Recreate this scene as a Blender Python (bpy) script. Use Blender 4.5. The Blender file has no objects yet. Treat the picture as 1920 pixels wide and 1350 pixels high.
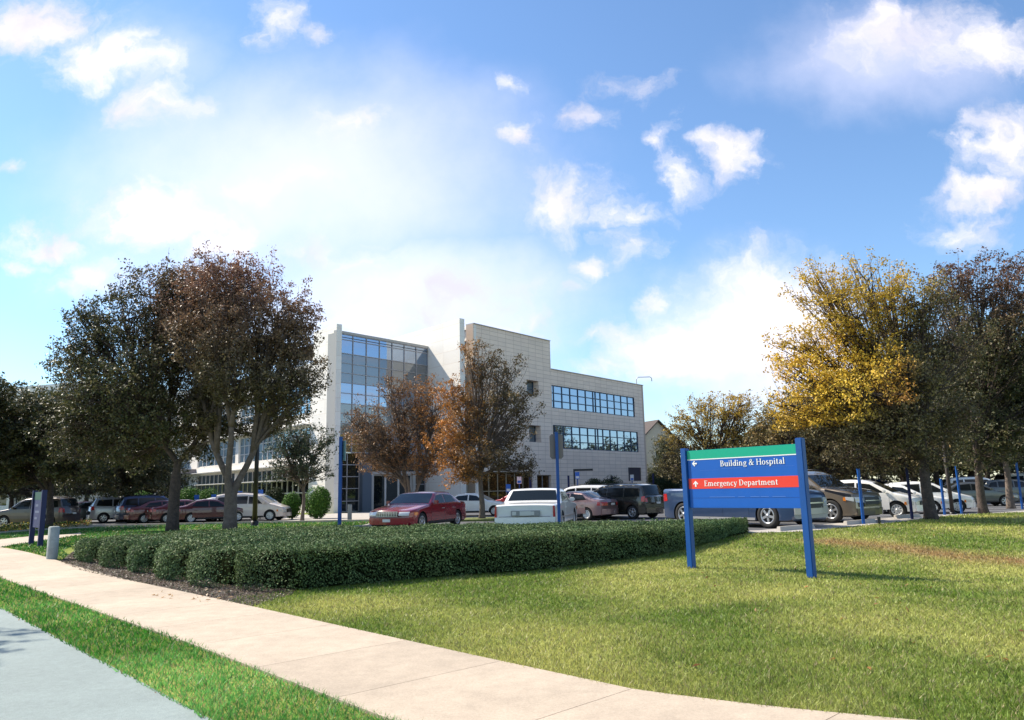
import bpy, bmesh, math, random
import numpy as np
from mathutils import Vector, Matrix
R = math.radians
# ------------------------------------------------------------------ camera, sky, sun, exposure
scene = bpy.context.scene
col = scene.collection
FPX = 1400.0; PITCH = math.atan(243 / 1400.0); ROLL = -0.0225; EYE = 1.6
cd = bpy.data.cameras.new('camera'); cam = bpy.data.objects.new('camera', cd); col.objects.link(cam)
cd.sensor_width = 36.0; cd.lens = 36.0 * FPX / 1920; cd.clip_end = 5000; cd.clip_start = 0.1
CM = Matrix.Rotation(R(90) + PITCH, 3, 'X') @ Matrix.Rotation(ROLL, 3, 'Z')
cam.matrix_world = Matrix.Translation((0, 0, EYE)) @ CM.to_4x4()
scene.camera = cam
SUN_EL = R(45.5); SUN_AZ = math.atan2(-0.905, 0.425)      # towards the sun, from +Y, clockwise
sd = Vector((math.sin(SUN_AZ) * math.cos(SUN_EL), math.cos(SUN_AZ) * math.cos(SUN_EL), math.sin(SUN_EL)))
sl = bpy.data.lights.new('sun', 'SUN'); sl.energy = 4.4; sl.angle = R(0.5); sl.color = (1.0, 0.91, 0.77)
so = bpy.data.objects.new('sun', sl); col.objects.link(so); so.rotation_euler = sd.to_track_quat('Z', 'Y').to_euler(); so.location = sd * 60
scene.view_settings.view_transform = 'Standard'; scene.view_settings.look = 'None'
scene.view_settings.exposure = 0.88; scene.view_settings.gamma = 1
SKY_STRENGTH = 0.095
scene.cycles.use_adaptive_sampling = True
scene.cycles.max_bounces = 6; scene.cycles.transparent_max_bounces = 4
scene.cycles.diffuse_bounces = 3; scene.cycles.glossy_bounces = 3

def ray(px, py):
    d = CM @ Vector(((px - 960) / FPX, -(py - 675) / FPX, -1)); return d
def P(px, py, Y):
    d = ray(px, py); d = d * (Y / d.y); return Vector((d.x, d.y, d.z + EYE))
def H(y):                                            # gentle rise of the car park's near edge
    def ss(t): t = max(0, min(1, t)); return t * t * (3 - 2 * t)
    return 0.2 * ss((y - 15) / 7) * (1 - ss((y - 29) / 8))
def Hn(y):
    a = np.clip((y - 15) / 7, 0, 1); b = np.clip((y - 29) / 8, 0, 1)
    return 0.2 * a * a * (3 - 2 * a) * (1 - b * b * (3 - 2 * b))
def G(px, py):
    d = ray(px, py); z = 0
    for _ in range(12):
        t = (z - EYE) / d.z; z = H(d.y * t)
    return Vector((d.x * t, d.y * t, z))
def GX(px, Y):                                       # ground point below column px at depth Y
    q = P(px, 960, Y); return Vector((q.x, Y, H(Y)))

w = bpy.data.worlds.new('World'); scene.world = w; w.use_nodes = True
nt = w.node_tree; N = nt.nodes; L = nt.links; N.clear()
def nd(t, **k):
    n = N.new(t)
    for a, b in k.items(): setattr(n, a, b)
    return n
out = nd('ShaderNodeOutputWorld'); bg = nd('ShaderNodeBackground'); L.new(bg.outputs[0], out.inputs[0])
sky = nd('ShaderNodeTexSky', sky_type='NISHITA', sun_disc=False, sun_elevation=SUN_EL, sun_rotation=SUN_AZ, air_density=1.1, dust_density=0.15, ozone_density=3.0)
tc = nd('ShaderNodeTexCoord')
nz = nd('ShaderNodeSeparateXYZ'); L.new(tc.outputs['Generated'], nz.inputs[0])
def math_(op, a, b=None, c=None, clamp=False):
    n = nd('ShaderNodeMath', operation=op, use_clamp=clamp)
    for i, v in enumerate((a, b, c)):
        if v is None: continue
        if hasattr(v, 'links'): L.new(v, n.inputs[i])
        else: n.inputs[i].default_value = v
    return n.outputs[0]
ay = math_('MAXIMUM', math_('ABSOLUTE', nz.outputs[1]), 0.12)
u = math_('DIVIDE', nz.outputs[0], ay); v = math_('DIVIDE', nz.outputs[2], ay)
uv = nd('ShaderNodeCombineXYZ'); L.new(u, uv.inputs[0]); L.new(v, uv.inputs[1]); L.new(math_('SIGN', nz.outputs[1]), uv.inputs[2])
n1 = nd('ShaderNodeTexNoise'); n1.inputs['Scale'].default_value = 7.5; n1.inputs['Detail'].default_value = 7; n1.inputs['Roughness'].default_value = .58
L.new(uv.outputs[0], n1.inputs['Vector'])
dis = nd('ShaderNodeVectorMath', operation='SUBTRACT'); L.new(n1.outputs['Color'], dis.inputs[0]); dis.inputs[1].default_value = (.5, .5, .5)
dm = nd('ShaderNodeVectorMath', operation='MULTIPLY_ADD'); L.new(dis.outputs[0], dm.inputs[0]); dm.inputs[1].default_value = (.22, .14, 0); L.new(uv.outputs[0], dm.inputs[2])
CL = [(40, 45, 190, 70, 1), (180, 120, 150, 75, 1), (290, 205, 95, 60, 1), (310, 405, 150, 62, 1), (410, 440, 110, 45, .9), (85, 450, 100, 42, 1),
      (180, 515, 100, 48, 1), (50, 495, 50, 22, .8), (640, 240, 90, 50, .7), (500, 345, 140, 36, .66), (970, 262, 62, 38, .85), (1070, 208, 100, 36, .7),
      (1190, 158, 100, 40, .65), (1060, 375, 105, 75, 1), (1185, 392, 80, 42, .75), (1372, 298, 62, 46, 1), (1240, 265, 55, 34, .8), (1288, 335, 62, 55, .7),
      (1180, 458, 62, 46, .8), (1105, 500, 40, 36, .75), (1700, 55, 170, 85, .95), (1870, 80, 130, 90, .85), (1870, 265, 105, 95, 1.1), (1840, 355, 95, 50, 1),
      (1815, 425, 100, 45, .8), (1450, 560, 190, 110, 1), (1340, 660, 220, 90, 1.1), (1230, 565, 60, 30, .7), (1560, 720, 200, 90, .9), (1180, 700, 160, 50, .8), (850, 560, 140, 75, .85),
      (985, 602, 60, 30, .75), (1045, 548, 52, 28, .7), (1145, 632, 85, 34, .75), (540, 35, 60, 60, .75), (605, 68, 45, 22, .6), (5, 320, 45, 26, .8), (915, 172, 45, 30, .6), (380, 520, 180, 60, .6), (700, 620, 260, 80, .8), (560, 480, 200, 60, .6), (900, 640, 200, 60, .7)]
m = None
for (px, py, rx, ry, s) in CL:
    d = ray(px, py); sb = nd('ShaderNodeVectorMath', operation='SUBTRACT'); L.new(dm.outputs[0], sb.inputs[0]); sb.inputs[1].default_value = (d.x / d.y, d.z / d.y, 1)
    mu = nd('ShaderNodeVectorMath', operation='MULTIPLY'); L.new(sb.outputs[0], mu.inputs[0]); mu.inputs[1].default_value = (FPX / rx * 1.1, FPX / ry * 1.1, 4)
    le = nd('ShaderNodeVectorMath', operation='LENGTH'); L.new(mu.outputs[0], le.inputs[0])
    mr = math_('MULTIPLY_ADD', le.outputs['Value'], -s * .55, s)
    m = mr if m is None else math_('MAXIMUM', m, mr)
n2 = nd('ShaderNodeTexNoise'); n2.inputs['Scale'].default_value = 14; n2.inputs['Detail'].default_value = 8; n2.inputs['Roughness'].default_value = .6
L.new(dm.outputs[0], n2.inputs['Vector'])
n3 = nd('ShaderNodeTexNoise'); n3.inputs['Scale'].default_value = 2.2; n3.inputs['Detail'].default_value = 6
mp3 = nd('ShaderNodeMapping'); mp3.inputs['Location'].default_value = (4, 2, 0); L.new(uv.outputs[0], mp3.inputs[0]); L.new(mp3.outputs[0], n3.inputs['Vector'])
back = math_('MULTIPLY', math_('LESS_THAN', nz.outputs[1], 0.0), math_('MULTIPLY_ADD', n3.outputs[0], 2.6, -1.0))
m = math_('MAXIMUM', math_('MAXIMUM', m, 0.0), back)
cs = math_('ADD', m, math_('MULTIPLY_ADD', n2.outputs[0], 1.35, -.7))
cr = nd('ShaderNodeMapRange', interpolation_type='SMOOTHSTEP'); L.new(cs, cr.inputs[0]); cr.inputs[1].default_value = .22; cr.inputs[2].default_value = 1.0
ab = math_('MULTIPLY', cr.outputs[0], math_('MULTIPLY', nz.outputs[2], 14, clamp=True), clamp=True)
VEIL = [(560, 330, 680, 360, .62), (760, 560, 560, 250, .62), (1420, 640, 330, 240, .8), (1650, 110, 380, 180, .4), (330, 480, 420, 200, .3), (300, 120, 300, 160, .25)]
vm = None
for (px, py, rx, ry, s) in VEIL:
    d = ray(px, py); sb = nd('ShaderNodeVectorMath', operation='SUBTRACT'); L.new(dm.outputs[0], sb.inputs[0]); sb.inputs[1].default_value = (d.x / d.y, d.z / d.y, 1)
    mu = nd('ShaderNodeVectorMath', operation='MULTIPLY'); L.new(sb.outputs[0], mu.inputs[0]); mu.inputs[1].default_value = (FPX / rx, FPX / ry, 4)
    le = nd('ShaderNodeVectorMath', operation='LENGTH'); L.new(mu.outputs[0], le.inputs[0])
    r_ = nd('ShaderNodeMapRange', interpolation_type='SMOOTHSTEP'); L.new(le.outputs['Value'], r_.inputs[0]); r_.inputs[1].default_value = 1; r_.inputs[2].default_value = 0; r_.inputs[3].default_value = 0; r_.inputs[4].default_value = s
    vm = r_.outputs[0] if vm is None else math_('MAXIMUM', vm, r_.outputs[0])
stn = nd('ShaderNodeMix', data_type='RGBA', blend_type='MULTIPLY'); stn.inputs[0].default_value = 1; L.new(sky.outputs[0], stn.inputs[6]); stn.inputs[7].default_value = (.98, 1.1, 1.2, 1)
vx = nd('ShaderNodeMix', data_type='RGBA'); L.new(vm, vx.inputs[0]); L.new(stn.outputs[2], vx.inputs[6]); vx.inputs[7].default_value = (7.8, 7.4, 8.5, 1)
mix = nd('ShaderNodeMix', data_type='RGBA'); L.new(ab, mix.inputs[0]); L.new(vx.outputs[2], mix.inputs[6]); cc_ = nd('ShaderNodeMix', data_type='RGBA'); n4 = nd('ShaderNodeTexNoise'); n4.inputs['Scale'].default_value = 6; n4.inputs['Detail'].default_value = 5; L.new(dm.outputs[0], n4.inputs['Vector'])
r4 = nd('ShaderNodeMapRange'); L.new(n4.outputs[0], r4.inputs[0]); r4.inputs[1].default_value = .35; r4.inputs[2].default_value = .62; L.new(r4.outputs[0], cc_.inputs[0])
cc_.inputs[6].default_value = (5.2, 5.05, 5.7, 1); cc_.inputs[7].default_value = (7.4, 7.0, 7.2, 1); L.new(cc_.outputs[2], mix.inputs[7])
bc = nd('ShaderNodeMix', data_type='RGBA', blend_type='MULTIPLY'); bc.inputs[0].default_value = 0; L.new(mix.outputs[2], bc.inputs[6])
L.new(bc.outputs[2], bg.inputs[0]); bg.inputs[1].default_value = SKY_STRENGTH
w.cycles.sampling_method = 'MANUAL'; w.cycles.sample_map_resolution = 512

# ------------------------------------------------------------------ materials
MATS = {}
def mat(name, color=(.5, .5, .5), rough=.6, metal=0, spec=.5, noise=None, bump=None, coat=0, ior=None, attr=None, transl=0):
    if name in MATS: return MATS[name]
    mt = bpy.data.materials.new(name); mt.use_nodes = True; MATS[name] = mt
    t = mt.node_tree; b = t.nodes['Principled BSDF']
    b.inputs['Base Color'].default_value = (*color, 1); b.inputs['Roughness'].default_value = rough; b.inputs['Metallic'].default_value = metal
    b.inputs['Specular IOR Level'].default_value = spec; b.inputs['Coat Weight'].default_value = coat; b.inputs['Coat Roughness'].default_value = .04
    if ior: b.inputs['IOR'].default_value = ior
    tcn = t.nodes.new('ShaderNodeTexCoord'); src = None
    if attr:
        a = t.nodes.new('ShaderNodeAttribute'); a.attribute_name = attr; src = a.outputs['Color']
    if noise:                                         # list of (scale, amount, detail)
        for k, (sc, am, de) in enumerate(noise):
            n = t.nodes.new('ShaderNodeTexNoise'); n.inputs['Scale'].default_value = sc; n.inputs['Detail'].default_value = de; n.inputs['Roughness'].default_value = .65
            t.links.new(tcn.outputs['Object'], n.inputs['Vector'])
            mr = t.nodes.new('ShaderNodeMapRange'); mr.inputs[1].default_value = .3; mr.inputs[2].default_value = .7
            mr.inputs[3].default_value = 1 - am; mr.inputs[4].default_value = 1 + am; t.links.new(n.outputs[0], mr.inputs[0])
            x = t.nodes.new('ShaderNodeVectorMath'); x.operation = 'SCALE'; t.links.new(mr.outputs[0], x.inputs['Scale'])
            if src is None: x.inputs[0].default_value = color
            else: t.links.new(src, x.inputs[0])
            src = x.outputs[0]
    if src is not None: t.links.new(src, b.inputs['Base Color'])
    if bump:
        n = t.nodes.new('ShaderNodeTexNoise'); n.inputs['Scale'].default_value = bump[0]; n.inputs['Detail'].default_value = 4
        t.links.new(tcn.outputs['Object'], n.inputs['Vector'])
        bp = t.nodes.new('ShaderNodeBump'); bp.inputs['Strength'].default_value = bump[1]; bp.inputs['Distance'].default_value = bump[2]
        t.links.new(n.outputs[0], bp.inputs['Height']); t.links.new(bp.outputs[0], b.inputs['Normal'])
    if transl:
        tr = t.nodes.new('ShaderNodeBsdfTranslucent'); mx = t.nodes.new('ShaderNodeMixShader'); mx.inputs[0].default_value = transl
        o = t.nodes['Material Output']; t.links.new(b.outputs[0], mx.inputs[1]); t.links.new(tr.outputs[0], mx.inputs[2]); t.links.new(mx.outputs[0], o.inputs[0])
        if src is not None: t.links.new(src, tr.inputs[0])
        else: tr.inputs[0].default_value = (*color, 1)
    return mt
LEAF = mat('leaf', rough=.5, spec=.3, attr='tint', transl=.22)
GRASS = mat('grass_blade', rough=.5, spec=.35, attr='tint', transl=.35)
HLEAF = mat('hedge_leaf', rough=.65, spec=.2, attr='tint', transl=.12)
BARK = mat('bark', (.075, .055, .045), .9, noise=[(6, .45, 6), (30, .3, 3)], bump=(25, .8, .03))
BARKL = mat('pale_bark', (.15, .115, .09), .9, noise=[(5, .35, 6), (30, .25, 3)], bump=(25, .7, .03))
CONC = mat('concrete', (.45, .375, .29), .85, noise=[(.7, .12, 6), (5, .10, 6), (40, .07, 3), (160, .10, 2)], bump=(120, .25, .004))
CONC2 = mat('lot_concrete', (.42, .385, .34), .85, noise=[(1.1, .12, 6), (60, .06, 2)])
ROAD = mat('road_asphalt', (.24, .285, .27), .9, noise=[(.6, .12, 5), (12, .08, 4), (220, .28, 2)], bump=(260, .6, .006))
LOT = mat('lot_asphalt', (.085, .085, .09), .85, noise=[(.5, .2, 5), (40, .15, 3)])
BLUE = mat('blue_paint', (.002, .07, .29), .45, spec=.5, noise=[(3, .06, 4)])
NAVY = mat('navy_paint', (.004, .010, .07), .6)
BLACKP = mat('black_paint', (.012, .012, .014), .4)
WHITEP = mat('white_paint', (.78, .78, .76), .5)

# ------------------------------------------------------------------ object helpers
def tag(o, label=None, cat=None, group=None, kind=None):
    if label: o['label'] = label
    if cat: o['category'] = cat
    if group: o['group'] = group
    if kind: o['kind'] = kind
    return o
def empty(name, loc, rz=0):
    o = bpy.data.objects.new(name, None); col.objects.link(o); o.location = loc; o.rotation_euler = (0, 0, rz); o.empty_display_size = .2; return o
def link(name, me, mats, parent=None):
    o = bpy.data.objects.new(name, me); col.objects.link(o)
    if parent: o.parent = parent
    for m_ in (mats if isinstance(mats, (list, tuple)) else [mats]):
        if len(me.materials) < 8 and m_ is not None and m_.name not in [q.name for q in me.materials if q]: me.materials.append(m_)
    return o
def npmesh(name, V, F, tint=None, matidx=None, smooth=False):
    V = np.asarray(V, np.float32); F = np.asarray(F, np.int32); k = F.shape[1]
    me = bpy.data.meshes.new(name); me.vertices.add(len(V)); me.vertices.foreach_set('co', V.ravel())
    me.loops.add(F.size); me.loops.foreach_set('vertex_index', F.ravel())
    me.polygons.add(len(F)); me.polygons.foreach_set('loop_start', np.arange(0, F.size, k, dtype=np.int32))
    if tint is not None:
        a = me.attributes.new('tint', 'FLOAT_COLOR', 'FACE'); c = np.ones((len(F), 4), np.float32); c[:, :3] = tint; a.data.foreach_set('color', c.ravel())
    me.update(calc_edges=True); me.validate()
    if smooth: me.polygons.foreach_set('use_smooth', np.ones(len(F), bool))
    return me
class MB:
    """collects simple solids into one mesh"""
    def __init__(s): s.v = []; s.f = []; s.m = []; s.sm = []
    def add(s, vs, fs, mi=0, sm=False):
        o = len(s.v); s.v += [tuple(a) for a in vs]; s.f += [tuple(i + o for i in q) for q in fs]; s.m += [mi] * len(fs); s.sm += [sm] * len(fs); return s
    def box(s, x0, y0, z0, x1, y1, z1, mi=0, b=0):
        vs = [(x, y, z) for x in (x0, x1) for y in (y0, y1) for z in (z0, z1)]
        return s.add(vs, [(0, 1, 3, 2), (4, 6, 7, 5), (0, 4, 5, 1), (2, 3, 7, 6), (0, 2, 6, 4), (1, 5, 7, 3)], mi)
    def bar(s, p, q, wd, dp=None, mi=0, up=(0, 0, 1)):
        p = Vector(p); q = Vector(q); d = (q - p).normalized(); dp = dp or wd
        a = d.cross(Vector(up));
        if a.length < 1e-3: a = d.cross(Vector((0, 1, 0)))
        a.normalize(); b_ = a.cross(d); vs = []
        for c in (p, q):
            for i, j in ((-1, -1), (1, -1), (1, 1), (-1, 1)): vs.append(c + a * (i * wd / 2) + b_ * (j * dp / 2))
        return s.add(vs, [(0, 3, 2, 1), (4, 5, 6, 7), (0, 1, 5, 4), (1, 2, 6, 5), (2, 3, 7, 6), (3, 0, 4, 7)], mi)
    def tube(s, pts, rad, n=8, mi=0, cap=True):
        pts = [Vector(p) for p in pts]; rad = rad if isinstance(rad, (list, tuple)) else [rad] * len(pts); vs = []; fs = []
        for i, p in enumerate(pts):
            d = (pts[min(i + 1, len(pts) - 1)] - pts[max(i - 1, 0)]).normalized()
            a = d.cross(Vector((.31, .95, .02)));
            if a.length < .1: a = d.cross(Vector((1, 0, 0)))
            a.normalize(); b_ = d.cross(a)
            for k in range(n):
                t = 2 * math.pi * k / n; vs.append(p + (a * math.cos(t) + b_ * math.sin(t)) * rad[i])
        for i in range(len(pts) - 1):
            for k in range(n): fs.append((i * n + k, i * n + (k + 1) % n, (i + 1) * n + (k + 1) % n, (i + 1) * n + k))
        s.add(vs, fs, mi, True)
        if cap: o = len(s.v) - len(vs); s.f += [tuple(o + k for k in reversed(range(n))), tuple(o + (len(pts) - 1) * n + k for k in range(n))]; s.m += [mi, mi]; s.sm += [False, False]
        return s
    def lathe(s, prof, n=24, c=(0, 0, 0), axis='Y', mi=0):
        vs = []; fs = []; k = len(prof)
        for i in range(n):
            t = 2 * math.pi * i / n
            for (r, h) in prof:
                if axis == 'Y': vs.append((c[0] + r * math.cos(t), c[1] + h, c[2] + r * math.sin(t)))
                else: vs.append((c[0] + r * math.cos(t), c[1] + r * math.sin(t), c[2] + h))
        for i in range(n):
            for j in range(k - 1): fs.append((i * k + j, i * k + j + 1, ((i + 1) % n) * k + j + 1, ((i + 1) % n) * k + j))
        return s.add(vs, fs, mi, True)
    def prism(s, poly, z0, z1, mi=0):
        n = len(poly); vs = [(p[0], p[1], z0) for p in poly] + [(p[0], p[1], z1) for p in poly]
        return s.add(vs, [tuple(reversed(range(n))), tuple(range(n, 2 * n))] + [(i, (i + 1) % n, n + (i + 1) % n, n + i) for i in range(n)], mi)
    def mesh(s, name, recalc=True):
        me = bpy.data.meshes.new(name); me.from_pydata(s.v, [], s.f)
        me.polygons.foreach_set('material_index', s.m); me.polygons.foreach_set('use_smooth', s.sm)
        if recalc:
            bm = bmesh.new(); bm.from_mesh(me); bmesh.ops.recalc_face_normals(bm, faces=bm.faces); bm.to_mesh(me); bm.free()
        me.update(); return me
    def build(s, name, mats, parent=None, loc=None, rz=0, bevel=0):
        me = s.mesh(name)
        if bevel:
            bm = bmesh.new(); bm.from_mesh(me)
            bmesh.ops.bevel(bm, geom=[e for e in bm.edges if len(e.link_faces) == 2 and e.calc_face_angle(0) > .6], offset=bevel, segments=2, affect='EDGES', clamp_overlap=True); bm.to_mesh(me); bm.free()
        o = link(name, me, mats, parent)
        if loc is not None: o.location = loc
        o.rotation_euler = (0, 0, rz); return o
def copy_tree(o, parent=None):
    c = o.copy(); col.objects.link(c); c.parent = parent
    for ch in list(o.children): copy_tree(ch, c)
    return c

# value noise for baked natural colour variation
rs = np.random.RandomState(5); GRID = rs.rand(256, 256)
def vn(x, y, sc):
    x = np.asarray(x) * sc + 100; y = np.asarray(y) * sc + 100; xi = np.floor(x).astype(int); yi = np.floor(y).astype(int); fx = x - xi; fy = y - yi
    fx = fx * fx * (3 - 2 * fx); fy = fy * fy * (3 - 2 * fy); g = lambda a, b: GRID[a % 256, b % 256]
    return (g(xi, yi) * (1 - fx) + g(xi + 1, yi) * fx) * (1 - fy) + (g(xi, yi + 1) * (1 - fx) + g(xi + 1, yi + 1) * fx) * fy
def fbm(x, y, sc): return (vn(x, y, sc) + .5 * vn(x + 7, y, sc * 2.1) + .25 * vn(x, y + 3, sc * 4.3)) / 1.75
def inpoly(x, y, poly):
    r = np.zeros(len(x), bool); n = len(poly)
    for i in range(n):
        x0, y0 = poly[i][:2]; x1, y1 = poly[(i + 1) % n][:2]
        if y0 == y1: continue
        c = ((y0 > y) != (y1 > y)) & (x < (x1 - x0) * (y - y0) / (y1 - y0) + x0); r ^= c
    return r
def segdist(x, y, pts):
    d = np.full(len(x), 1e9)
    for a, b in zip(pts[:-1], pts[1:]):
        ax, ay = a[:2]; bx, by = b[:2]; L2 = (bx - ax) ** 2 + (by - ay) ** 2
        t = np.clip(((x - ax) * (bx - ax) + (y - ay) * (by - ay)) / L2, 0, 1); d = np.minimum(d, np.hypot(x - ax - t * (bx - ax), y - ay - t * (by - ay)))
    return d
WORN = [G(1560, 1015), G(1700, 1030), G(1920, 1055), G(2200, 1075)]
def lawn_colour(x, y):
    """green lawn with yellowed blotches and one worn, dry track"""
    n = fbm(x, y, .45); n2_ = fbm(x + 40, y - 11, 1.7)
    t = np.clip((n - .35) * 2.4 + (n2_ - .5) * .9, 0, 1)[:, None]
    g = np.array([.145, .215, .032]); yl = np.array([.41, .41, .115]); c = g * (1 - t) + yl * t
    dr = np.clip(1.15 - segdist(x, y, WORN) / .9, 0, 1) * np.clip(.35 + n2_, 0, 1); dr = np.clip(dr, 0, .85)[:, None]
    return c * (1 - dr) + np.array([.36, .21, .10]) * dr

# ------------------------------------------------------------------ setting: ground sheets
def sheet(name, poly, off, m_, thick=0, step=1.0):
    """flat polygon that follows the ground's gentle rise; optional real thickness"""
    bm = bmesh.new(); vs = [bm.verts.new((p[0], p[1], 0)) for p in poly]; bm.faces.new(vs)
    ys = [p[1] for p in poly]; y = 15.0
    while y < 38:
        if min(ys) < y < max(ys): bmesh.ops.bisect_plane(bm, geom=bm.verts[:] + bm.edges[:] + bm.faces[:], plane_co=(0, y, 0), plane_no=(0, 1, 0))
        y += step
    if thick:
        r = bmesh.ops.extrude_face_region(bm, geom=bm.faces[:]); up = [e for e in r['geom'] if isinstance(e, bmesh.types.BMVert)]
        for q in up: q.co.z = 1
    for q in bm.verts: q.co.z = H(q.co.y) + off - (thick if (thick and q.co.z < .5) else 0)
    bmesh.ops.recalc_face_normals(bm, faces=bm.faces)
    if not thick and bm.faces[:] and sum(f.normal.z for f in bm.faces) < 0: bmesh.ops.reverse_faces(bm, faces=bm.faces)
    me = bpy.data.meshes.new(name); bm.to_mesh(me); bm.free(); o = link(name, me, m_); tag(o, kind='structure'); return o
# base ground to the horizon
xs = np.concatenate([[-900, -400, -200, -120], np.arange(-80, 80.1, 1.0), [120, 200, 400, 900]]); ys = np.concatenate([[-300, -100, -30], np.arange(-10, 60.1, .5), np.arange(64, 160, 8), [200, 400, 1500]])
XX, YY = np.meshgrid(xs, ys); V = np.stack([XX.ravel(), YY.ravel(), Hn(YY.ravel()) - .004], 1)
nx, ny = len(xs), len(ys); ii = np.arange(nx - 1)[None, :] + nx * np.arange(ny - 1)[:, None]; ii = ii.ravel(); F = np.stack([ii, ii + 1, ii + nx + 1, ii + nx], 1)
me = npmesh('ground', V, F, smooth=True)
a = me.attributes.new('tint', 'FLOAT_COLOR', 'POINT'); c = np.ones((len(V), 4), np.float32); c[:, :3] = lawn_colour(V[:, 0], V[:, 1]) * .8; a.data.foreach_set('color', c.ravel())
tag(link('lawn_ground', me, mat('lawn_soil', rough=1, spec=.1, attr='tint', noise=[(25, .3, 4), (140, .35, 3)], bump=(90, .6, .02))), kind='structure')

NEARW = [(-40, 41), (-26, 29), (-15.67, 20.9), (-10.83, 16.16), (-7.1, 12.25), (-3.56, 8.54), (-.97, 5.69), (.9, 3.75), (2.6, 2.6), (5.5, 1.6), (10, .9), (20, .2)]
FARW = [(20, 3.2), (10, 3.6), (6.0, 4.35), (3.6, 4.95), (2.62, 5.36), (1.82, 5.73), (.95, 6.24), (-.37, 7.59), (-4.39, 11.82), (-9.95, 17.54), (-15.67, 23.28), (-26, 33.6), (-40, 46)]
sidewalk = NEARW + FARW
ROADE = [(-40, 37.2), (-26, 25.6), (-14, 16.4), (-7.95, 11.91), (-2.23, 5.78), (0.2, 3.2), (3.5, .6), (10, -2), (20, -3.5)]
road = ROADE + [(20, -40), (-90, -40), (-90, 60), (-62, 56)]
# sidewalk as separate slabs
def lerp2(a, b, t): return (a[0] + (b[0] - a[0]) * t, a[1] + (b[1] - a[1]) * t)
def along(pts, s):
    for a, b in zip(pts[:-1], pts[1:]):
        l = math.dist(a, b)
        if s <= l: return lerp2(a, b, s / l)
        s -= l
    return pts[-1]
def resample_(pts, n):
    tot_ = sum(math.dist(a, b) for a, b in zip(pts[:-1], pts[1:])); return [along(pts, tot_ * i / (n - 1)) for i in range(n)]
unit = lambda v: v / (np.linalg.norm(v, axis=-1, keepdims=True) + 1e-9)
mb = MB(); NEAR2 = list(reversed(NEARW)); FN = np.array(resample_(FARW, 4000)); NN_ = np.array(resample_(NEAR2, 4000)); sF = np.concatenate([[0], np.cumsum(np.linalg.norm(np.diff(FN, axis=0), axis=1))])
iref = int(np.argmin(np.hypot(FN[:, 0] + .14, FN[:, 1] - 7.39))); cuts = sorted([iref + k for k in range(0)] + [int(np.argmin(abs(sF - (sF[iref] + 1.52 * k)))) for k in range(-8, 40) if 0 < sF[iref] + 1.52 * k < sF[-1]])
cuts = [0] + [c for c in cuts if c > 5] + [len(FN) - 1]; nearI = [int(np.argmin(np.hypot(*(NN_ - FN[c]).T))) for c in cuts]; nearI[0] = 0; nearI[-1] = len(NN_) - 1; nearI = list(np.maximum.accumulate(nearI))
slabn = []
for (c0, c1, m0, m1) in zip(cuts[:-1], cuts[1:], nearI[:-1], nearI[1:]):
    sub = 5; gp = 2 if c0 else 0; f0 = len(mb.f)
    top = [FN[min(len(FN) - 1, int(c0 + gp * .6 + (c1 - c0 - gp * .6) * k / sub))] for k in range(sub + 1)]; bot = [NN_[min(len(NN_) - 1, int(m0 + gp * .6 + (m1 - m0 - gp * .6) * k / sub))] for k in range(sub + 1)]
    if c0: dd_ = unit(top[1] - top[0]) * .007; top[0] = FN[c0] + dd_; bot[0] = NN_[m0] + dd_
    for k in range(sub):
        q = [bot[k], bot[k + 1], top[k + 1], top[k]]; vs = [(x, y, H(y) - .05) for x, y in q] + [(x, y, H(y) + .022) for x, y in q]
        fs = [(4, 5, 6, 7), (0, 1, 5, 4), (2, 3, 7, 6)]
        if k == 0: fs.append((3, 0, 4, 7))
        if k == sub - 1: fs.append((1, 2, 6, 5))
        mb.add(vs, fs)
    slabn.append(len(mb.f) - f0)
swo = tag(mb.build('sidewalk', mat('sidewalk_concrete', (1, 1, 1), .85, attr='tint', noise=[(.7, .12, 6), (5, .10, 6), (40, .07, 3), (160, .10, 2)], bump=(120, .25, .004))), kind='structure')
sr = np.random.RandomState(4); a = swo.data.attributes.new('tint', 'FLOAT_COLOR', 'FACE'); tv = []
for q in slabn: tv += [np.array([.45, .365, .272]) * (1 + .05 * sr.randn())] * q
a.data.foreach_set('color', np.concatenate([np.array(tv), np.ones((len(tv), 1))], 1).astype(np.float32).ravel())
sheet('sidewalk_joint_bed', sidewalk, .003, mat('joint_dirt', (.16, .13, .10), 1))
sheet('road', road, .002, ROAD)
g = lambda *a: [G(*p)[:2] for p in a]
PATH = g((-60, 1010), (0, 1012), (60, 1006), (150, 999), (165, 1003), (60, 1017), (0, 1026), (-60, 1034))
sheet('crossing_path', [tuple(p) for p in PATH], .012, CONC, .04)
MULCH = [tuple(p) for p in g((112, 1054), (150, 1071), (300, 1101), (440, 1134), (470, 1137), (545, 1116), (560, 1100), (440, 1080), (300, 1050), (200, 1032), (150, 1028))]
sheet('mulch_bed', MULCH, .006, mat('mulch', (.12, .09, .075), 1, noise=[(3, .25, 4), (60, .55, 3)], bump=(70, 1, .04)))
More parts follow.
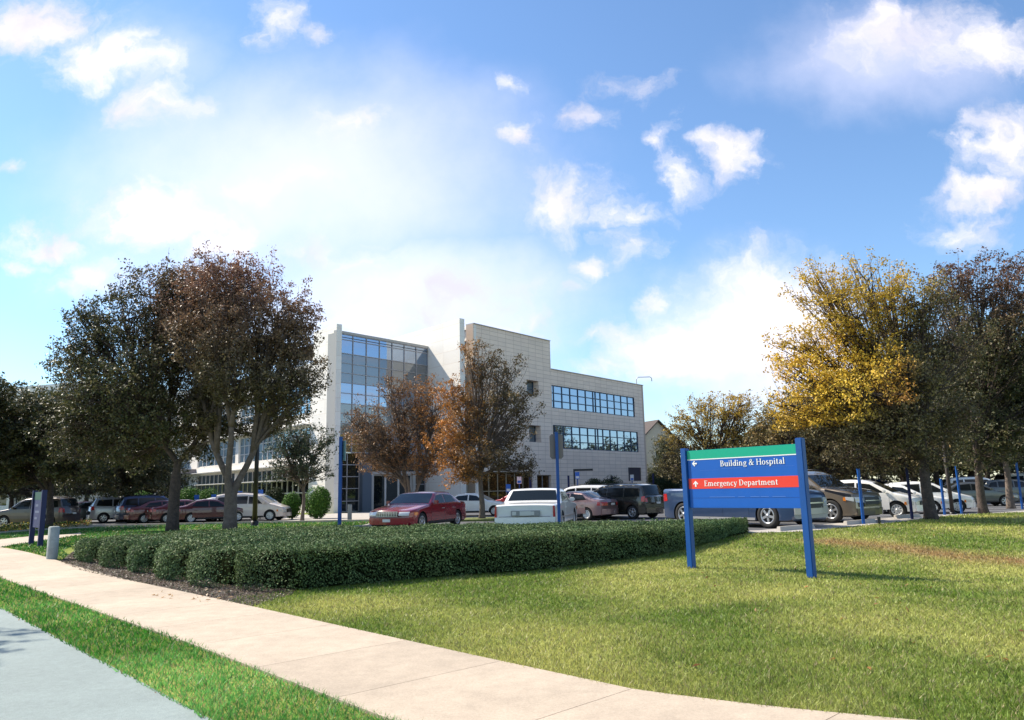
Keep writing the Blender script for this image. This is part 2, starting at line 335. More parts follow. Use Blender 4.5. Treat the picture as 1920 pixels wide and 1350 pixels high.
# car park: asphalt with pale concrete apron along its near edge on the right
E_R = [(8.3, 22.3), (10.6, 24.2), (13.3, 26.4), (16.5, 29.6), (20.5, 33), (27, 37.5), (44, 46)]
E_L = [(-5.2, 25.6), (0, 24.2), (4, 23.2), (7.2, 22.3)]
LOTP = [(-80, 47.5), (-36, 45.5), (-14, 44), (-7.5, 43), (-6.2, 30), *E_L, *E_R, (90, 60), (90, 150), (30, 150), (18, 92), (3, 76), (-2, 66), (-16, 60), (-40, 84), (-80, 84)]
sheet('car_park', LOTP, .003, LOT, step=1)
ap = [(x, y) for x, y in E_L[2:] + E_R] ; ap2 = [(x - .85, y + 1.15) for x, y in ap]
sheet('car_park_apron', ap + list(reversed(ap2)), .008, CONC2)
sheet('entrance_plaza', [(-14.5, 44.2), (-6.9, 43.3), (-5, 52), (-3.2, 60), (-4.5, 66), (-8.3, 69.5), (-14.6, 62), (-17, 60)], .012, CONC2, .02)
sheet('painted_sun_patch', [tuple(GX(px, Y)[:2]) for px, Y in ((150, 42), (300, 42.5), (300, 46), (170, 46))], .009, CONC2)  # pale sheet: sunlight on the pavement put into its colour
isl = [GX(903, 41.5)[:2]]; cx, cy = isl[0]
sheet('tree_island', [(cx + 3.6 * math.cos(t) * 1.0, cy + 1.5 * math.sin(t)) for t in np.linspace(0, 2 * math.pi, 24, endpoint=False)], .1, mat('island_grass', (.13, .15, .04), 1, noise=[(8, .4, 4)]), .1)
# kerb
def kerb(name, pts, w_, h_, label=None, m_=None):
    mb = MB()
    for a, b in zip(pts[:-1], pts[1:]):
        n = max(1, int(math.dist(a, b) / 2))
        for k in range(n):
            p = lerp2(a, b, k / n); q = lerp2(a, b, (k + 1) / n - .004); d = Vector((q[0] - p[0], q[1] - p[1])).normalized() * w_ / 2; s_ = (-d.y, d.x)
            z0 = min(H(p[1]), H(q[1])) - .05; zp, zq = H(p[1]) + h_, H(q[1]) + h_
            mb.add([(p[0] - s_[0], p[1] - s_[1], z0), (q[0] - s_[0], q[1] - s_[1], z0), (q[0] + s_[0], q[1] + s_[1], z0), (p[0] + s_[0], p[1] + s_[1], z0), (p[0] - s_[0], p[1] - s_[1], zp), (q[0] - s_[0], q[1] - s_[1], zq), (q[0] + s_[0], q[1] + s_[1], zq), (p[0] + s_[0], p[1] + s_[1], zp)],
                   [(0, 1, 5, 4), (1, 2, 6, 5), (2, 3, 7, 6), (3, 0, 4, 7), (4, 5, 6, 7)])
    return tag(mb.build(name, m_ or CONC2, bevel=0), kind='structure')
kerb('lot_kerb', [(-36, 45.3), (-14, 43.8), (-7.6, 42.8), (-6.4, 30), (-5.2, 25.4), (0, 24.0), (4, 23.0)], .16, .13)
kerb('bed_kerb', [tuple(G(px, py)[:2]) for px, py in ((-40, 1004), (60, 996), (175, 990))], .15, .1)
for (x0, y0) in ((30, 44), (22, 40)): pass
# parking stripes
mb = MB()
hd = Vector((.58, -.81)); 
for k in range(14):
    p = Vector((9.9 + k * 2.62 * .80 * 1.2, 25.4 + k * 2.62 * .62 * 1.25)); q = p - hd * 5
    if k > 4: q = p - hd * 4.5
    dd = Vector((hd.y, -hd.x)) * .055; n = 5
    for i in range(n):
        a_ = p.lerp(q, i / n); b_ = p.lerp(q, (i + 1) / n)
        mb.add([(a_.x - dd.x, a_.y - dd.y, H(a_.y) + .0125), (a_.x + dd.x, a_.y + dd.y, H(a_.y) + .0125), (b_.x + dd.x, b_.y + dd.y, H(b_.y) + .0125), (b_.x - dd.x, b_.y - dd.y, H(b_.y) + .0125)], [(0, 1, 2, 3)])
tag(mb.build('parking_stripes', WHITEP), kind='structure')

# ------------------------------------------------------------------ building
bl = empty('hospital_building', (-14.95, 62.5, 0)); BO = Vector((-14.95, 62.5, 0))
tag(bl, 'pale panelled hospital building with a tall glass entrance block and a fin wall', 'building')
def panel_mat(name, color, bw=1.2, bh=.6, groove=.55, mortar=.012):
    mt = mat(name, color, .75, noise=[(.35, .06, 4), (14, .05, 3)]); t = mt.node_tree; b = t.nodes['Principled BSDF']
    src = b.inputs['Base Color'].links[0].from_socket
    tcn = t.nodes.new('ShaderNodeTexCoord'); sp = t.nodes.new('ShaderNodeSeparateXYZ'); cb = t.nodes.new('ShaderNodeCombineXYZ')
    t.links.new(tcn.outputs['Object'], sp.inputs[0]); t.links.new(sp.outputs[0], cb.inputs[0]); t.links.new(sp.outputs[2], cb.inputs[1])
    br = t.nodes.new('ShaderNodeTexBrick'); br.offset = 0; br.inputs['Scale'].default_value = 1; br.inputs['Brick Width'].default_value = bw; br.inputs['Row Height'].default_value = bh
    br.inputs['Mortar Size'].default_value = mortar; br.inputs['Mortar Smooth'].default_value = .2; br.inputs['Color1'].default_value = (1, 1, 1, 1); br.inputs['Color2'].default_value = (.9, .9, .91, 1); br.inputs['Mortar'].default_value = (groove, groove * .93, groove * .88, 1); br.inputs['Bias'].default_value = -.1
    t.links.new(cb.outputs[0], br.inputs['Vector']); mx = t.nodes.new('ShaderNodeMix'); mx.data_type = 'RGBA'; mx.blend_type = 'MULTIPLY'; mx.inputs[0].default_value = 1
    t.links.new(src, mx.inputs[6]); t.links.new(br.outputs[0], mx.inputs[7]); t.links.new(mx.outputs[2], b.inputs['Base Color'])
    return mt
PANEL = panel_mat('wall_panel', (.94, .76, .61), 1.2, .42, .62, .02)
CREAM = panel_mat('cream_panel', (.90, .85, .77), 2.4, 1.2, .85, .02)
TRIM = mat('pale_trim', (.45, .43, .40), .6); FRAME = mat('window_frame', (.38, .36, .37), .45, metal=.3); FRAMEB = mat('blue_frame', (.02, .05, .10), .4)
FRAMEW = mat('white_frame', (.62, .6, .57), .5)
def glass(name, tint, refl, dif, rough=.02):
    mt = bpy.data.materials.new(name); mt.use_nodes = True; t = mt.node_tree; t.nodes.clear(); o = t.nodes.new('ShaderNodeOutputMaterial')
    gl = t.nodes.new('ShaderNodeBsdfGlossy'); gl.inputs[0].default_value = (*tint, 1); gl.inputs['Roughness'].default_value = rough
    df = t.nodes.new('ShaderNodeBsdfDiffuse'); df.inputs[0].default_value = (*dif, 1); mx = t.nodes.new('ShaderNodeMixShader')
    fr = t.nodes.new('ShaderNodeFresnel'); fr.inputs[0].default_value = 1.5; ad = t.nodes.new('ShaderNodeMath'); ad.operation = 'ADD'; ad.use_clamp = True; ad.inputs[1].default_value = refl
    # every pane sits a hair out of true, so its reflection wobbles
    tcn = t.nodes.new('ShaderNodeTexCoord'); nz_ = t.nodes.new('ShaderNodeTexNoise'); nz_.inputs['Scale'].default_value = .8; bp = t.nodes.new('ShaderNodeBump'); bp.inputs['Strength'].default_value = .12; bp.inputs['Distance'].default_value = .02
    t.links.new(tcn.outputs['Object'], nz_.inputs[0]); t.links.new(nz_.outputs[0], bp.inputs['Height']); t.links.new(bp.outputs[0], gl.inputs['Normal'])
    t.links.new(fr.outputs[0], ad.inputs[0]); t.links.new(ad.outputs[0], mx.inputs[0]); t.links.new(df.outputs[0], mx.inputs[1]); t.links.new(gl.outputs[0], mx.inputs[2]); t.links.new(mx.outputs[0], o.inputs[0])
    return mt
GL_SKY = glass('sky_glass', (.55, .66, .82), .5, (.05, .07, .1)); GL_BLIND = glass('blind_glass', (.7, .75, .8), .18, (.16, .155, .15)); GL_BEIGE = glass('shaded_glass', (.7, .75, .8), .15, (.26, .25, .22))
GL_DARK = glass('dark_glass', (.6, .7, .75), .06, (.01, .013, .015)); GL_BLUE = glass('blue_glass', (.5, .66, .8), .45, (.03, .06, .09))
def wall(name, p0, p1, z0, z1, th, m_, holes=(), depth=.25, parent=bl, org=None, flip=False):
    """wall standing on the line p0-p1 (outer face), thickness behind it, with true openings (x0,x1,z0,z1)"""
    org = org or BO; p0 = Vector((p0[0], p0[1])); p1 = Vector((p1[0], p1[1])); Lw = (p1 - p0).length; an = math.atan2(p1.y - p0.y, p1.x - p0.x)
    X = sorted({0, Lw, *[h[0] for h in holes], *[h[1] for h in holes]}); Z = sorted({z0, z1, *[h[2] for h in holes], *[h[3] for h in holes]}); mb = MB()
    ish = lambda x, z: any(h[0] < x < h[1] and h[2] < z < h[3] for h in holes)
    for i in range(len(X) - 1):
        for j in range(len(Z) - 1):
            xa, xb, za, zb = X[i], X[i + 1], Z[j], Z[j + 1]
            if ish((xa + xb) / 2, (za + zb) / 2): continue
            mb.add([(xa, 0, za), (xb, 0, za), (xb, 0, zb), (xa, 0, zb)], [(0, 1, 2, 3)]); mb.add([(xa, th, za), (xb, th, za), (xb, th, zb), (xa, th, zb)], [(3, 2, 1, 0)])
    for (a, b, c_, d_) in holes:
        for q in (((a, c_), (b, c_)), ((b, c_), (b, d_)), ((b, d_), (a, d_)), ((a, d_), (a, c_))):
            (x_, z_), (x2, z2) = q; mb.add([(x_, 0, z_), (x2, 0, z2), (x2, th, z2), (x_, th, z_)], [(0, 1, 2, 3)])
    for q in (((0, z0), (Lw, z0)), ((Lw, z0), (Lw, z1)), ((Lw, z1), (0, z1)), ((0, z1), (0, z0))):
        (x_, z_), (x2, z2) = q; mb.add([(x_, 0, z_), (x2, 0, z2), (x2, th, z2), (x_, th, z_)], [(3, 2, 1, 0)])
    me = mb.mesh(name, recalc=False); o = link(name, me, m_, parent); o.location = (p0.x - org.x, p0.y - org.y, 0); o.rotation_euler = (0, 0, an); return o
def window(p0, p1, x0, x1, z0, z1, cols, rows, fm, gm, dep=.15, fw=.06, parent=bl, org=None, name='window', paneidx=None, gmats=None):
    org = org or BO; an = math.atan2(p1[1] - p0[1], p1[0] - p0[0]); X = cols if isinstance(cols, list) else [x0 + (x1 - x0) * k / cols for k in range(cols + 1)]
    Z = rows if isinstance(rows, list) else [z0 + (z1 - z0) * k / rows for k in range(rows + 1)]; mb = MB()
    for i, x in enumerate(X):
        xa = x if i == 0 else x - fw / 2; xb = x if i == len(X) - 1 else x + fw / 2
        if i == 0: xb = x + fw
        if i == len(X) - 1: xa = x - fw
        mb.box(xa, dep - .06, z0, xb, dep + .04, z1)
    for j, z in enumerate(Z):
        za = z if j == 0 else z - fw / 2; zb = z if j == len(Z) - 1 else z + fw / 2
        if j == 0: zb = z + fw
        if j == len(Z) - 1: za = z - fw
        mb.box(x0 + .002, dep - .056, za + .001, x1 - .002, dep + .036, zb - .001)
    fo = mb.build(name, fm, parent); fo.location = (p0[0] - org.x, p0[1] - org.y, 0); fo.rotation_euler = (0, 0, an)
    pm = MB(); rnd = random.Random(int(x0 * 97 + z0 * 31))
    for i in range(len(X) - 1):
        for j in range(len(Z) - 1):
            t = [rnd.uniform(-.004, .004) for _ in range(3)]; mi = paneidx(i, j) if paneidx else 0
            pm.add([(X[i], dep + .01 + t[0], Z[j]), (X[i + 1], dep + .01 + t[1], Z[j]), (X[i + 1], dep + .01 + t[1] + t[2], Z[j + 1]), (X[i], dep + .01 + t[0] + t[2], Z[j + 1])], [(0, 1, 2, 3)], mi)
    me = pm.mesh('pane', recalc=False); po = link('pane', me, gmats or gm, fo); return fo
C0 = (-14.95, 62.5); J = (-8.05, 70.75); FE = (-4.74, 67.0); FE2 = (-4.16, 67.35); TB = (-3.62, 69.0); TE = (4.1, 78.4); RE = (16.38, 93.2)
A = Vector((RE[0] - TB[0], RE[1] - TB[1])).normalized(); B = Vector((FE[0] - J[0], FE[1] - J[1])).normalized() * -1
# fin wall: outer faces left, end face towards the car park
FB = (J[0] + B.x * 12, J[1] + B.y * 12)
wall('fin_wall', FB, FE, 0, 17.25, .56, CREAM)
# entrance glass block
Lg = math.dist(C0, J); ZR = [5.0, 5.75, 6.6, 7.45, 8.3, 9.15, 10.05, 10.95, 11.8, 12.65, 13.5, 14.7, 15.2]
typ = {11: 0, 10: 0, 9: 1, 8: 1, 7: 1, 6: 0, 5: 0, 4: 2, 3: 2, 2: 2, 1: 0, 0: 0}
def pidx(i, j):
    t = typ[j]
    return 3 if (t == 1 and (i, j) in ((3, 9), (3, 8), (3, 7))) else t
GL_BLIND2 = glass('dark_blind_glass', (.7, .75, .8), .16, (.09, .08, .09))
window(C0, J, .35, Lg, 5.0, 15.2, 7, ZR, FRAME, None, dep=.12, fw=.06, name='curtain_wall', paneidx=pidx, gmats=[GL_SKY, GL_BLIND, GL_BEIGE, GL_BLIND2])
wall('glass_block_parapet', C0, J, 15.2, 15.42, .4, TRIM)
wall('corner_pier', C0, (C0[0] + .35 * (J[0] - C0[0]) / Lg, C0[1] + .35 * (J[1] - C0[1]) / Lg), 0, 15.2, 1.2, TRIM)
# recessed dark ground floor with entrance doors
window(C0, J, .35, 3.0, .05, 5.0, 2, [.05, .95, 2.0, 3.0, 4.0, 5.0], FRAME, GL_DARK, dep=.5, fw=.07, name='ground_floor_window')
wall('entrance_pillar', (C0[0] + 3.0 * A.x * 1.0, C0[1] + 3.0 * A.y), (C0[0] + 4.0 * A.x, C0[1] + 4.0 * A.y), 0, 5.0, .6, mat('slate_metal', (.09, .12, .16), .5))
window(C0, J, 4.0, Lg, 3.4, 5.0, 5, 1, FRAME, GL_DARK, dep=.5, fw=.07, name='ground_floor_window')
window(C0, J, 9.2, Lg, .05, 3.4, 1, 3, FRAME, GL_DARK, dep=.5, fw=.07, name='ground_floor_window')
mbp = MB(); mbp.box(4.0, .1, 3.15, 9.2, .55, 3.4); mbp.box(4.0, .1, 0, 4.3, .55, 3.15); mbp.box(8.9, .1, 0, 9.2, .55, 3.15)
po = mbp.build('entrance_portal', TRIM, bl, (C0[0] - BO.x, C0[1] - BO.y, 0), math.atan2(J[1] - C0[1], J[0] - C0[0]))
for k in range(3):
    window(C0, J, 4.3 + k * 1.533, 4.3 + (k + 1) * 1.533, .03, 3.15, 1 if k == 1 else 1, 1, FRAMEW, GL_DARK, dep=.42, fw=.09, name='entrance_door')
# left wing (faces left-front) : line from C0 along B
def BL(s, o=0): return (C0[0] + B.x * s - B.y * 0 * o, C0[1] + B.y * s)
W0 = BL(4.3); W1 = BL(41.5)
wall('corner_wall', BL(4.3), C0, 0, 15.95, .5, CREAM)
hol = []; Lw = math.dist(W1, W0)
for zf in (.6, 4.9, 8.7):
    top = {.6: 4.0, 4.9: 7.5, 8.7: 11.4}[zf]
    hol += [(2.4, 6.0, zf, top), (8.6, 20.0, zf, top), (20.8, Lw - .3, zf, top)]
wall('wing_wall', W1, W0, 0, 13.2, .4, CREAM, holes=hol)
for (a, b, c_, d_) in hol:
    window(W1, W0, a, b, c_, d_, max(2, int((b - a) / 1.15)), 3, FRAMEW, GL_DARK if c_ < 1 else GL_BLUE, dep=.2, fw=.09)
mbs = MB()
for zs in (4.15, 7.65, 2.85): mbs.box(8.4, -.7, zs, Lw - .2, -.02, zs + .09)
for xx in np.arange(8.6, Lw, 3.6): mbs.box(xx, -.6, 2.8, xx + .05, -.02, 2.84)
mbs.build('sun_shade', FRAMEW, bl, (W1[0] - BO.x, W1[1] - BO.y, 0), math.atan2(W0[1] - W1[1], W0[0] - W1[0]))
MB().box(2.0, -1.6, 4.25, 8.3, -.01, 4.75).build('canopy', mat('canopy_grey', (.22, .2, .21), .6), bl, (W1[0] - BO.x, W1[1] - BO.y, 0), math.atan2(W0[1] - W1[1], W0[0] - W1[0]))
# tall block + lower block, one facade line
LT = math.dist(TB, TE); LR = math.dist(TE, RE)
def sx(px, p0=TB, p1=TE):                       # distance along a wall of the column px sees
    d = ray(px, 800); k = d.x / d.y; ux, uy = (p1[0] - p0[0]), (p1[1] - p0[1]); l = math.hypot(ux, uy); ux /= l; uy /= l
    return (k * p0[1] - p0[0]) / (ux - k * uy)
holT = [(sx(990), sx(1012), 11.0, 12.6), (sx(992), sx(1014), 6.3, 8.0), (sx(893), sx(905), 11.0, 12.6), (sx(893), sx(905), 6.3, 8.0), (.9, LT - 3.6, .25, 3.3), (LT - 2.9, LT - .5, .9, 3.0)]
wall('tall_block_wall', TB, TE, 0, 17.15, .9, PANEL, holes=holT)
for k, (a, b, c_, d_) in enumerate(holT[:4]): window(TB, TE, a, b, c_, d_, 1, 2, FRAMEB, GL_BLUE, dep=.75)
GL_WARM = glass('warm_glass', (.8, .6, .4), .08, (.05, .028, .012))
window(TB, TE, *holT[4], 6, [.25, 1.5, 3.3], mat('warm_frame', (.42, .33, .22), .5), GL_WARM, dep=.3, fw=.08)
window(TB, TE, *holT[5], 2, 1, FRAME, GL_WARM, dep=.3, fw=.08)
SB = Vector((FE[0] - J[0], FE[1] - J[1])).normalized() * -1
TS = (TB[0] + SB.x * 6, TB[1] + SB.y * 6)
wall('tall_block_side', TS, (TB[0] + SB.x * .02, TB[1] + SB.y * .02), 0, 17.1, .4, CREAM, holes=[(4.2, 5.2, 14.2, 15.7), (4.2, 5.2, 10.8, 12.3)])
window(TS, TB, 4.2, 5.2, 14.2, 15.7, 1, 2, FRAMEB, GL_BLUE); window(TS, TB, 4.2, 5.2, 10.8, 12.3, 1, 2, FRAMEB, GL_BLUE)
x0 = sx(1036.5, TE, RE); x1 = sx(1192, TE, RE)
holR = [(x0, x1, 10.0, 12.45), (x0 + .02, sx(1195.5, TE, RE), 5.75, 8.22), (sx(1174, TE, RE), sx(1198, TE, RE), 2.3, 3.9)]
wall('lower_block_wall', TE, RE, 0, 14.12, .5, PANEL, holes=holR)
for k in (0, 1):
    a, b, c_, d_ = holR[k]; Lb = b - a; cols = [a, a + .45] + [a + .45 + (Lb - .45) * t / 11 for t in range(1, 6)] + [a + .45 + (Lb - .45) * 5 / 11 + .5] + [a + .45 + (Lb - .45) * t / 11 for t in range(6, 12)]
    window(TE, RE, a, b, c_, d_, cols, [c_, c_ + .78, c_ + 1.62, d_], FRAMEB, GL_SKY if k == 0 else GL_SKY, dep=.12, fw=.09)
a, b, c_, d_ = holR[2]; mb = MB()
for z in np.arange(c_, d_ - .01, .1): mb.add([(a, .05, z), (b, .05, z), (b, .14, z + .09), (a, .14, z + .09)], [(0, 1, 2, 3)])
mb.box(a, .15, c_, b, .2, d_)
mb.build('louvre', mat('louvre_brown', (.11, .09, .10), .7), bl, (TE[0] - BO.x, TE[1] - BO.y, 0), math.atan2(RE[1] - TE[1], RE[0] - TE[0]))
# returns and roofs so the blocks are solid from the side
nB = Vector((-A.y, A.x))
def off(p, s): return (p[0] + nB.x * s, p[1] + nB.y * s)
wall('end_wall', RE, off(RE, 18), 0, 14.12, .4, PANEL); wall('tall_block_end', TE, off(TE, 12), 14.12, 17.15, .4, PANEL)
wall('rear_wall', off(RE, 18), off(TB, 18), 0, 14.12, .4, PANEL)
mb = MB(); o2 = lambda p, z: (p[0] - BO.x, p[1] - BO.y, z)
mb.add([o2(TE, 13.7), o2(RE, 13.7), o2(off(RE, 18), 13.7), o2(off(TE, 18), 13.7)], [(0, 1, 2, 3)])
mb.add([o2(TB, 16.7), o2(TE, 16.7), o2(off(TE, 12), 16.7), o2(off(TB, 12), 16.7)], [(0, 1, 2, 3)])
mb.add([o2(C0, 14.9), o2(J, 14.9), o2(FB, 14.9), o2(BL(12), 14.9)], [(0, 1, 2, 3)])
mb.add([o2(BL(4), 12.8), o2(W1, 12.8), o2((W1[0] + 12, W1[1] + 12), 12.8), o2((W0[0] + 14, W0[1] + 14), 12.8)], [(0, 1, 2, 3)])
mb.build('roof', mat('roof_grey', (.25, .24, .23), .9), bl)
d0 = Vector((RE[0] - BO.x - .9, RE[1] - BO.y - .8, 14.05))
MB().tube([d0, d0 + Vector((0, 0, .85)), d0 + Vector((.25, 0, 1.05)), d0 + Vector((1.7, 0, 1.05)), d0 + Vector((1.9, 0, .9)), d0 + Vector((1.92, 0, .5))], .05, 8).build('roof_davit', mat('galvanised', (.5, .5, .5), .4, metal=.5), bl)
MB().box(0, -.09, 14.12, LR, .52, 14.2).build('coping', TRIM, bl, (TE[0] - BO.x, TE[1] - BO.y, 0), math.atan2(RE[1] - TE[1], RE[0] - TE[0]))
MB().box(0, -.09, 17.15, LT, .92, 17.23).build('coping', TRIM, bl, (TB[0] - BO.x, TB[1] - BO.y, 0), math.atan2(TE[1] - TB[1], TE[0] - TB[0]))

# office block far left behind the trees
Lb0 = P(-160, 718, 96); ob = empty('office_building', (Lb0.x, Lb0.y, 0)); tag(ob, 'cream office building whose flat roofline shows above the dark trees at far left', 'building')
e0 = P(-160, 719, 96); e1 = P(150, 716, 88)
OO = Vector((Lb0.x, Lb0.y, 0)); hz = [(x, x + 3.2, z, z + 1.8) for x in np.arange(1.2, math.dist(e0[:2], e1[:2]) - 4, 4.4) for z in (1, 5, 9, 12.6)]
wall('wall', e0[:2], e1[:2], 0, e1.z, .4, CREAM, holes=hz, parent=ob, org=OO)
for h_ in hz: window(e0[:2], e1[:2], *h_, 2, 1, FRAMEW, GL_DARK, parent=ob, org=OO, dep=.2)
wall('side_wall', e1[:2], (e1.x + 10, e1.y + 12), 0, e1.z, .4, CREAM, parent=ob, org=OO)
# gabled house right of the hospital
hp = P(1238, 900, 118); hs = empty('gabled_house', (hp.x, hp.y, 0)); tag(hs, 'cream gabled house with dark roof half hidden behind the trees right of the hospital', 'house')
hs.rotation_euler = (0, 0, R(25))
ez = P(1217, 832, 118).z; rz_ = P(1237, 790, 118).z
mb = MB(); mb.add([(-4, 0, 0), (4, 0, 0), (4, 0, ez), (0, 0, rz_), (-4, 0, ez)], [(0, 1, 2, 3, 4)]); mb.add([(-4, 14, 0), (4, 14, 0), (4, 14, ez), (0, 14, rz_), (-4, 14, ez)], [(4, 3, 2, 1, 0)])
mb.add([(4, 0, 0), (4, 14, 0), (4, 14, ez), (4, 0, ez)], [(0, 1, 2, 3)]); mb.add([(-4, 0, 0), (-4, 14, 0), (-4, 14, ez), (-4, 0, ez)], [(3, 2, 1, 0)])
mb.build('wall', mat('house_cream', (.72, .6, .45), .8, noise=[(3, .08, 3)]), hs)
mb = MB(); s_ = (rz_ - ez) / 4
for sg in (-1, 1): mb.add([(0, -.5, rz_ + .05), (sg * 4.6, -.5, ez - .6 * s_ + .05), (sg * 4.6, 14.5, ez - .6 * s_ + .05), (0, 14.5, rz_ + .05), (0, -.5, rz_ + .25), (sg * 4.6, -.5, ez - .6 * s_ + .25), (sg * 4.6, 14.5, ez - .6 * s_ + .25), (0, 14.5, rz_ + .25)], [(0, 1, 2, 3), (4, 5, 6, 7), (0, 1, 5, 4), (1, 2, 6, 5), (2, 3, 7, 6)])
mb.build('roof', mat('house_roof', (.08, .06, .055), .85, noise=[(6, .2, 3)]), hs)
for zz, xx in ((2, -2.2), (2, 1.2), (5.6, -.6)):
    fo = MB().box(xx - .08, -.06, zz - .08, xx + 1.18, -.003, zz + 1.68).build('window', FRAMEW, hs); MB().box(xx, -.08, zz, xx + 1.1, -.063, zz + 1.6).build('pane', GL_DARK, fo)

# ------------------------------------------------------------------ trees
def quads(P0, N0, size, asp, rnd):
    """leaf quads at points P0 facing roughly N0"""
    n = len(P0); T = rnd.normal(size=(n, 3)); T -= (T * N0).sum(1)[:, None] * N0; T /= np.linalg.norm(T, axis=1)[:, None] + 1e-9; Bt = np.cross(N0, T)
    a = (size * .5)[:, None] * T; b = (size * .5 * asp)[:, None] * Bt; lift = N0 * (size * .12)[:, None]
    V = np.stack([P0 - a, P0 - b + lift, P0 + a, P0 + b + lift], 1).reshape(-1, 3); F = np.arange(4 * n).reshape(-1, 4); return V, F
def unit(v): return v / (np.linalg.norm(v, axis=-1, keepdims=True) + 1e-9)
def tree_meshes(seed, th, tr, clumps, nleaf, ls, pal, hue=None, forks=1, lean=(0, 0), ntw=66, fz=.5, bare=.0, trunk_path=None, upw=.35):
    rn = random.Random(seed); rnd = np.random.RandomState(seed); mb = MB()
    base = Vector((0, 0, -.15)); stems = []
    for k in range(forks):
        an = k * 2 * math.pi / max(forks, 1) + rn.random(); sp = .55 * tr * (forks > 1) + 0
        b0 = Vector((math.cos(an) * sp, math.sin(an) * sp * .6, -.15)); top = Vector((lean[0] + math.cos(an) * th * .3 * (forks > 1), lean[1] + math.sin(an) * th * .18 * (forks > 1), th))
        pts = []; rad = []
        for i in range(9):
            t = i / 8; wob = math.sin(t * 3.0 + k * 2 + seed) * .06 * th * t * (1 - t) * 2
            ax = Vector((lean[0] * t, lean[1] * t, -.15 + (th + .15) * t)); dv = max(0, (t - fz) / (1 - fz)) if forks > 1 else 0; pts.append(ax.lerp(Vector((top.x, top.y, ax.z)), dv) + b0 * (0 if forks > 1 else 1) * Vector((1, 1, 0)).length * 0 + Vector((wob, wob * .5, 0)) * (1 if forks == 1 or dv > 0 else .3)); fl = 1 + .45 * math.exp(-t * 12)
            rad.append(tr * (1 if t <= fz or forks == 1 else .68) * fl * (1 - .38 * t))
        mb.tube(pts, rad, 10); stems.append(pts)
    Ps = []; Ns = []; Cl = []; per = nleaf // sum(max(1, int(c[3] * c[4] * c[5] * 10)) for c in clumps) if 0 else None
    vols = np.array([c[3] * c[4] * c[5] for c in clumps]) ** .8; share = (vols / vols.sum() * nleaf * .62).astype(int)
    for ci, (cx, cy, cz, rx, ry, rz) in enumerate(clumps):
        st = min(stems, key=lambda s: (s[-1] - Vector((cx, cy, cz))).length); i0 = rn.choice([6, 7, 8]); s0 = st[i0]
        cc = Vector((cx, cy, cz)); en = s0.lerp(cc, .92) + Vector((0, 0, rz * .25)); r0 = tr * .45 * min(1, (rx / 1.6)) ; limb = []
        for i in range(8):
            t = i / 7; p = s0.lerp(en, t); bend = math.sin(t * math.pi) * (en - s0).length * .1
            limb.append(p + Vector((rn.uniform(-.06, .06), rn.uniform(-.06, .06), bend * (.5 if cz > th else 1))) * min(1, i))
        mb.tube(limb, [r0 * (1 - .8 * i / 7) + .012 for i in range(8)], 6)
        m_ = max(10, int(ntw * (rx * ry * rz / 4) ** .5)); nl = share[ci]; per = max(3, nl // m_)
        cb = rnd.uniform(.8, 1.2)
        for k in range(m_):
            dr = unit(rnd.normal(size=3)); rr = rnd.uniform(.25, 1.0) ** .55 * (rnd.uniform(.8, 1.12) if rnd.rand() < .8 else rnd.uniform(1.05, 1.38)); tg = Vector((cx + dr[0] * rx * rr, cy + dr[1] * ry * rr, cz + dr[2] * rz * rr))
            a = limb[rn.choice([2, 3, 4, 5, 6, 7])]; mid = a.lerp(tg, .55) + Vector((0, 0, -.06 * (tg - a).length)); tip = tg + Vector((dr[0] * .18, dr[1] * .18, .2 + upw * rn.random()))
            tw = [a, mid, tg, tip]; mb.tube(tw, [.03 + .008 * rx, .018, .01, .004], 3, cap=False)
            t = rnd.uniform(.12 if rr < .6 else .35, 1.0, per) ** .8; t3 = t * 3; i_ = np.minimum(t3.astype(int), 2); f_ = (t3 - i_)[:, None]; A_ = np.array([list(q) for q in tw]); pos = A_[i_] * (1 - f_) + A_[i_ + 1] * f_
            sg = .21 * (1 - .6 * t)[:, None] * (.6 + .35 * rx); pos = pos + rnd.normal(size=(per, 3)) * sg * np.array([1, 1, .75])
            # leaves gather in sprays round a few twig nodes
            nodes = pos[rnd.randint(0, per, max(2, per // 14))]; j = rnd.randint(0, len(nodes), per); g_ = rnd.rand(per) < .86
            pos[g_] = nodes[j[g_]] + rnd.normal(size=(g_.sum(), 3)) * np.array([.085, .085, .06]) * (1 + ls * 4)
            if bare and rnd.rand() < bare: continue
            Ps.append(pos); Ns.append(unit(rnd.normal(size=(per, 3)) * .8 + np.array([0, 0, .55]) + dr * .35)); Cl.append(np.full(per, cb))
    Pn = np.concatenate(Ps); Nn = np.concatenate(Ns); cb = np.concatenate(Cl); n = len(Pn)
    V, F = quads(Pn, Nn, ls * 1.2 * rnd.uniform(.5, 1.45, n), .55, rnd)
    pal = np.array(pal); q = rnd.rand(n) * (len(pal) - 1); i_ = np.minimum(q.astype(int), len(pal) - 2); f_ = (q - i_)[:, None]; c = pal[i_] * (1 - f_) + pal[i_ + 1] * f_
    if hue: c = hue(Pn, c, rnd)
    c = c * (cb * rnd.uniform(.7, 1.3, n))[:, None]
    return mb.mesh('trunk', recalc=False), npmesh('crown', V, F, np.clip(c, 0, 1))
def tree(name, label, pos, mt_, me_, bark=BARK, rz=0, sc=1, group=None):
    o = empty(name, (pos[0], pos[1], pos[2]), rz); o.scale = (sc,) * 3 if not isinstance(sc, tuple) else sc; tag(o, label, 'tree', group)
    link('trunk', mt_, bark, o); link('crown', me_, LEAF, o); return o
DK = [(.035, .048, .018), (.075, .082, .032), (.17, .145, .07)]
OLV = [(.065, .066, .026), (.15, .13, .058), (.27, .21, .11)]
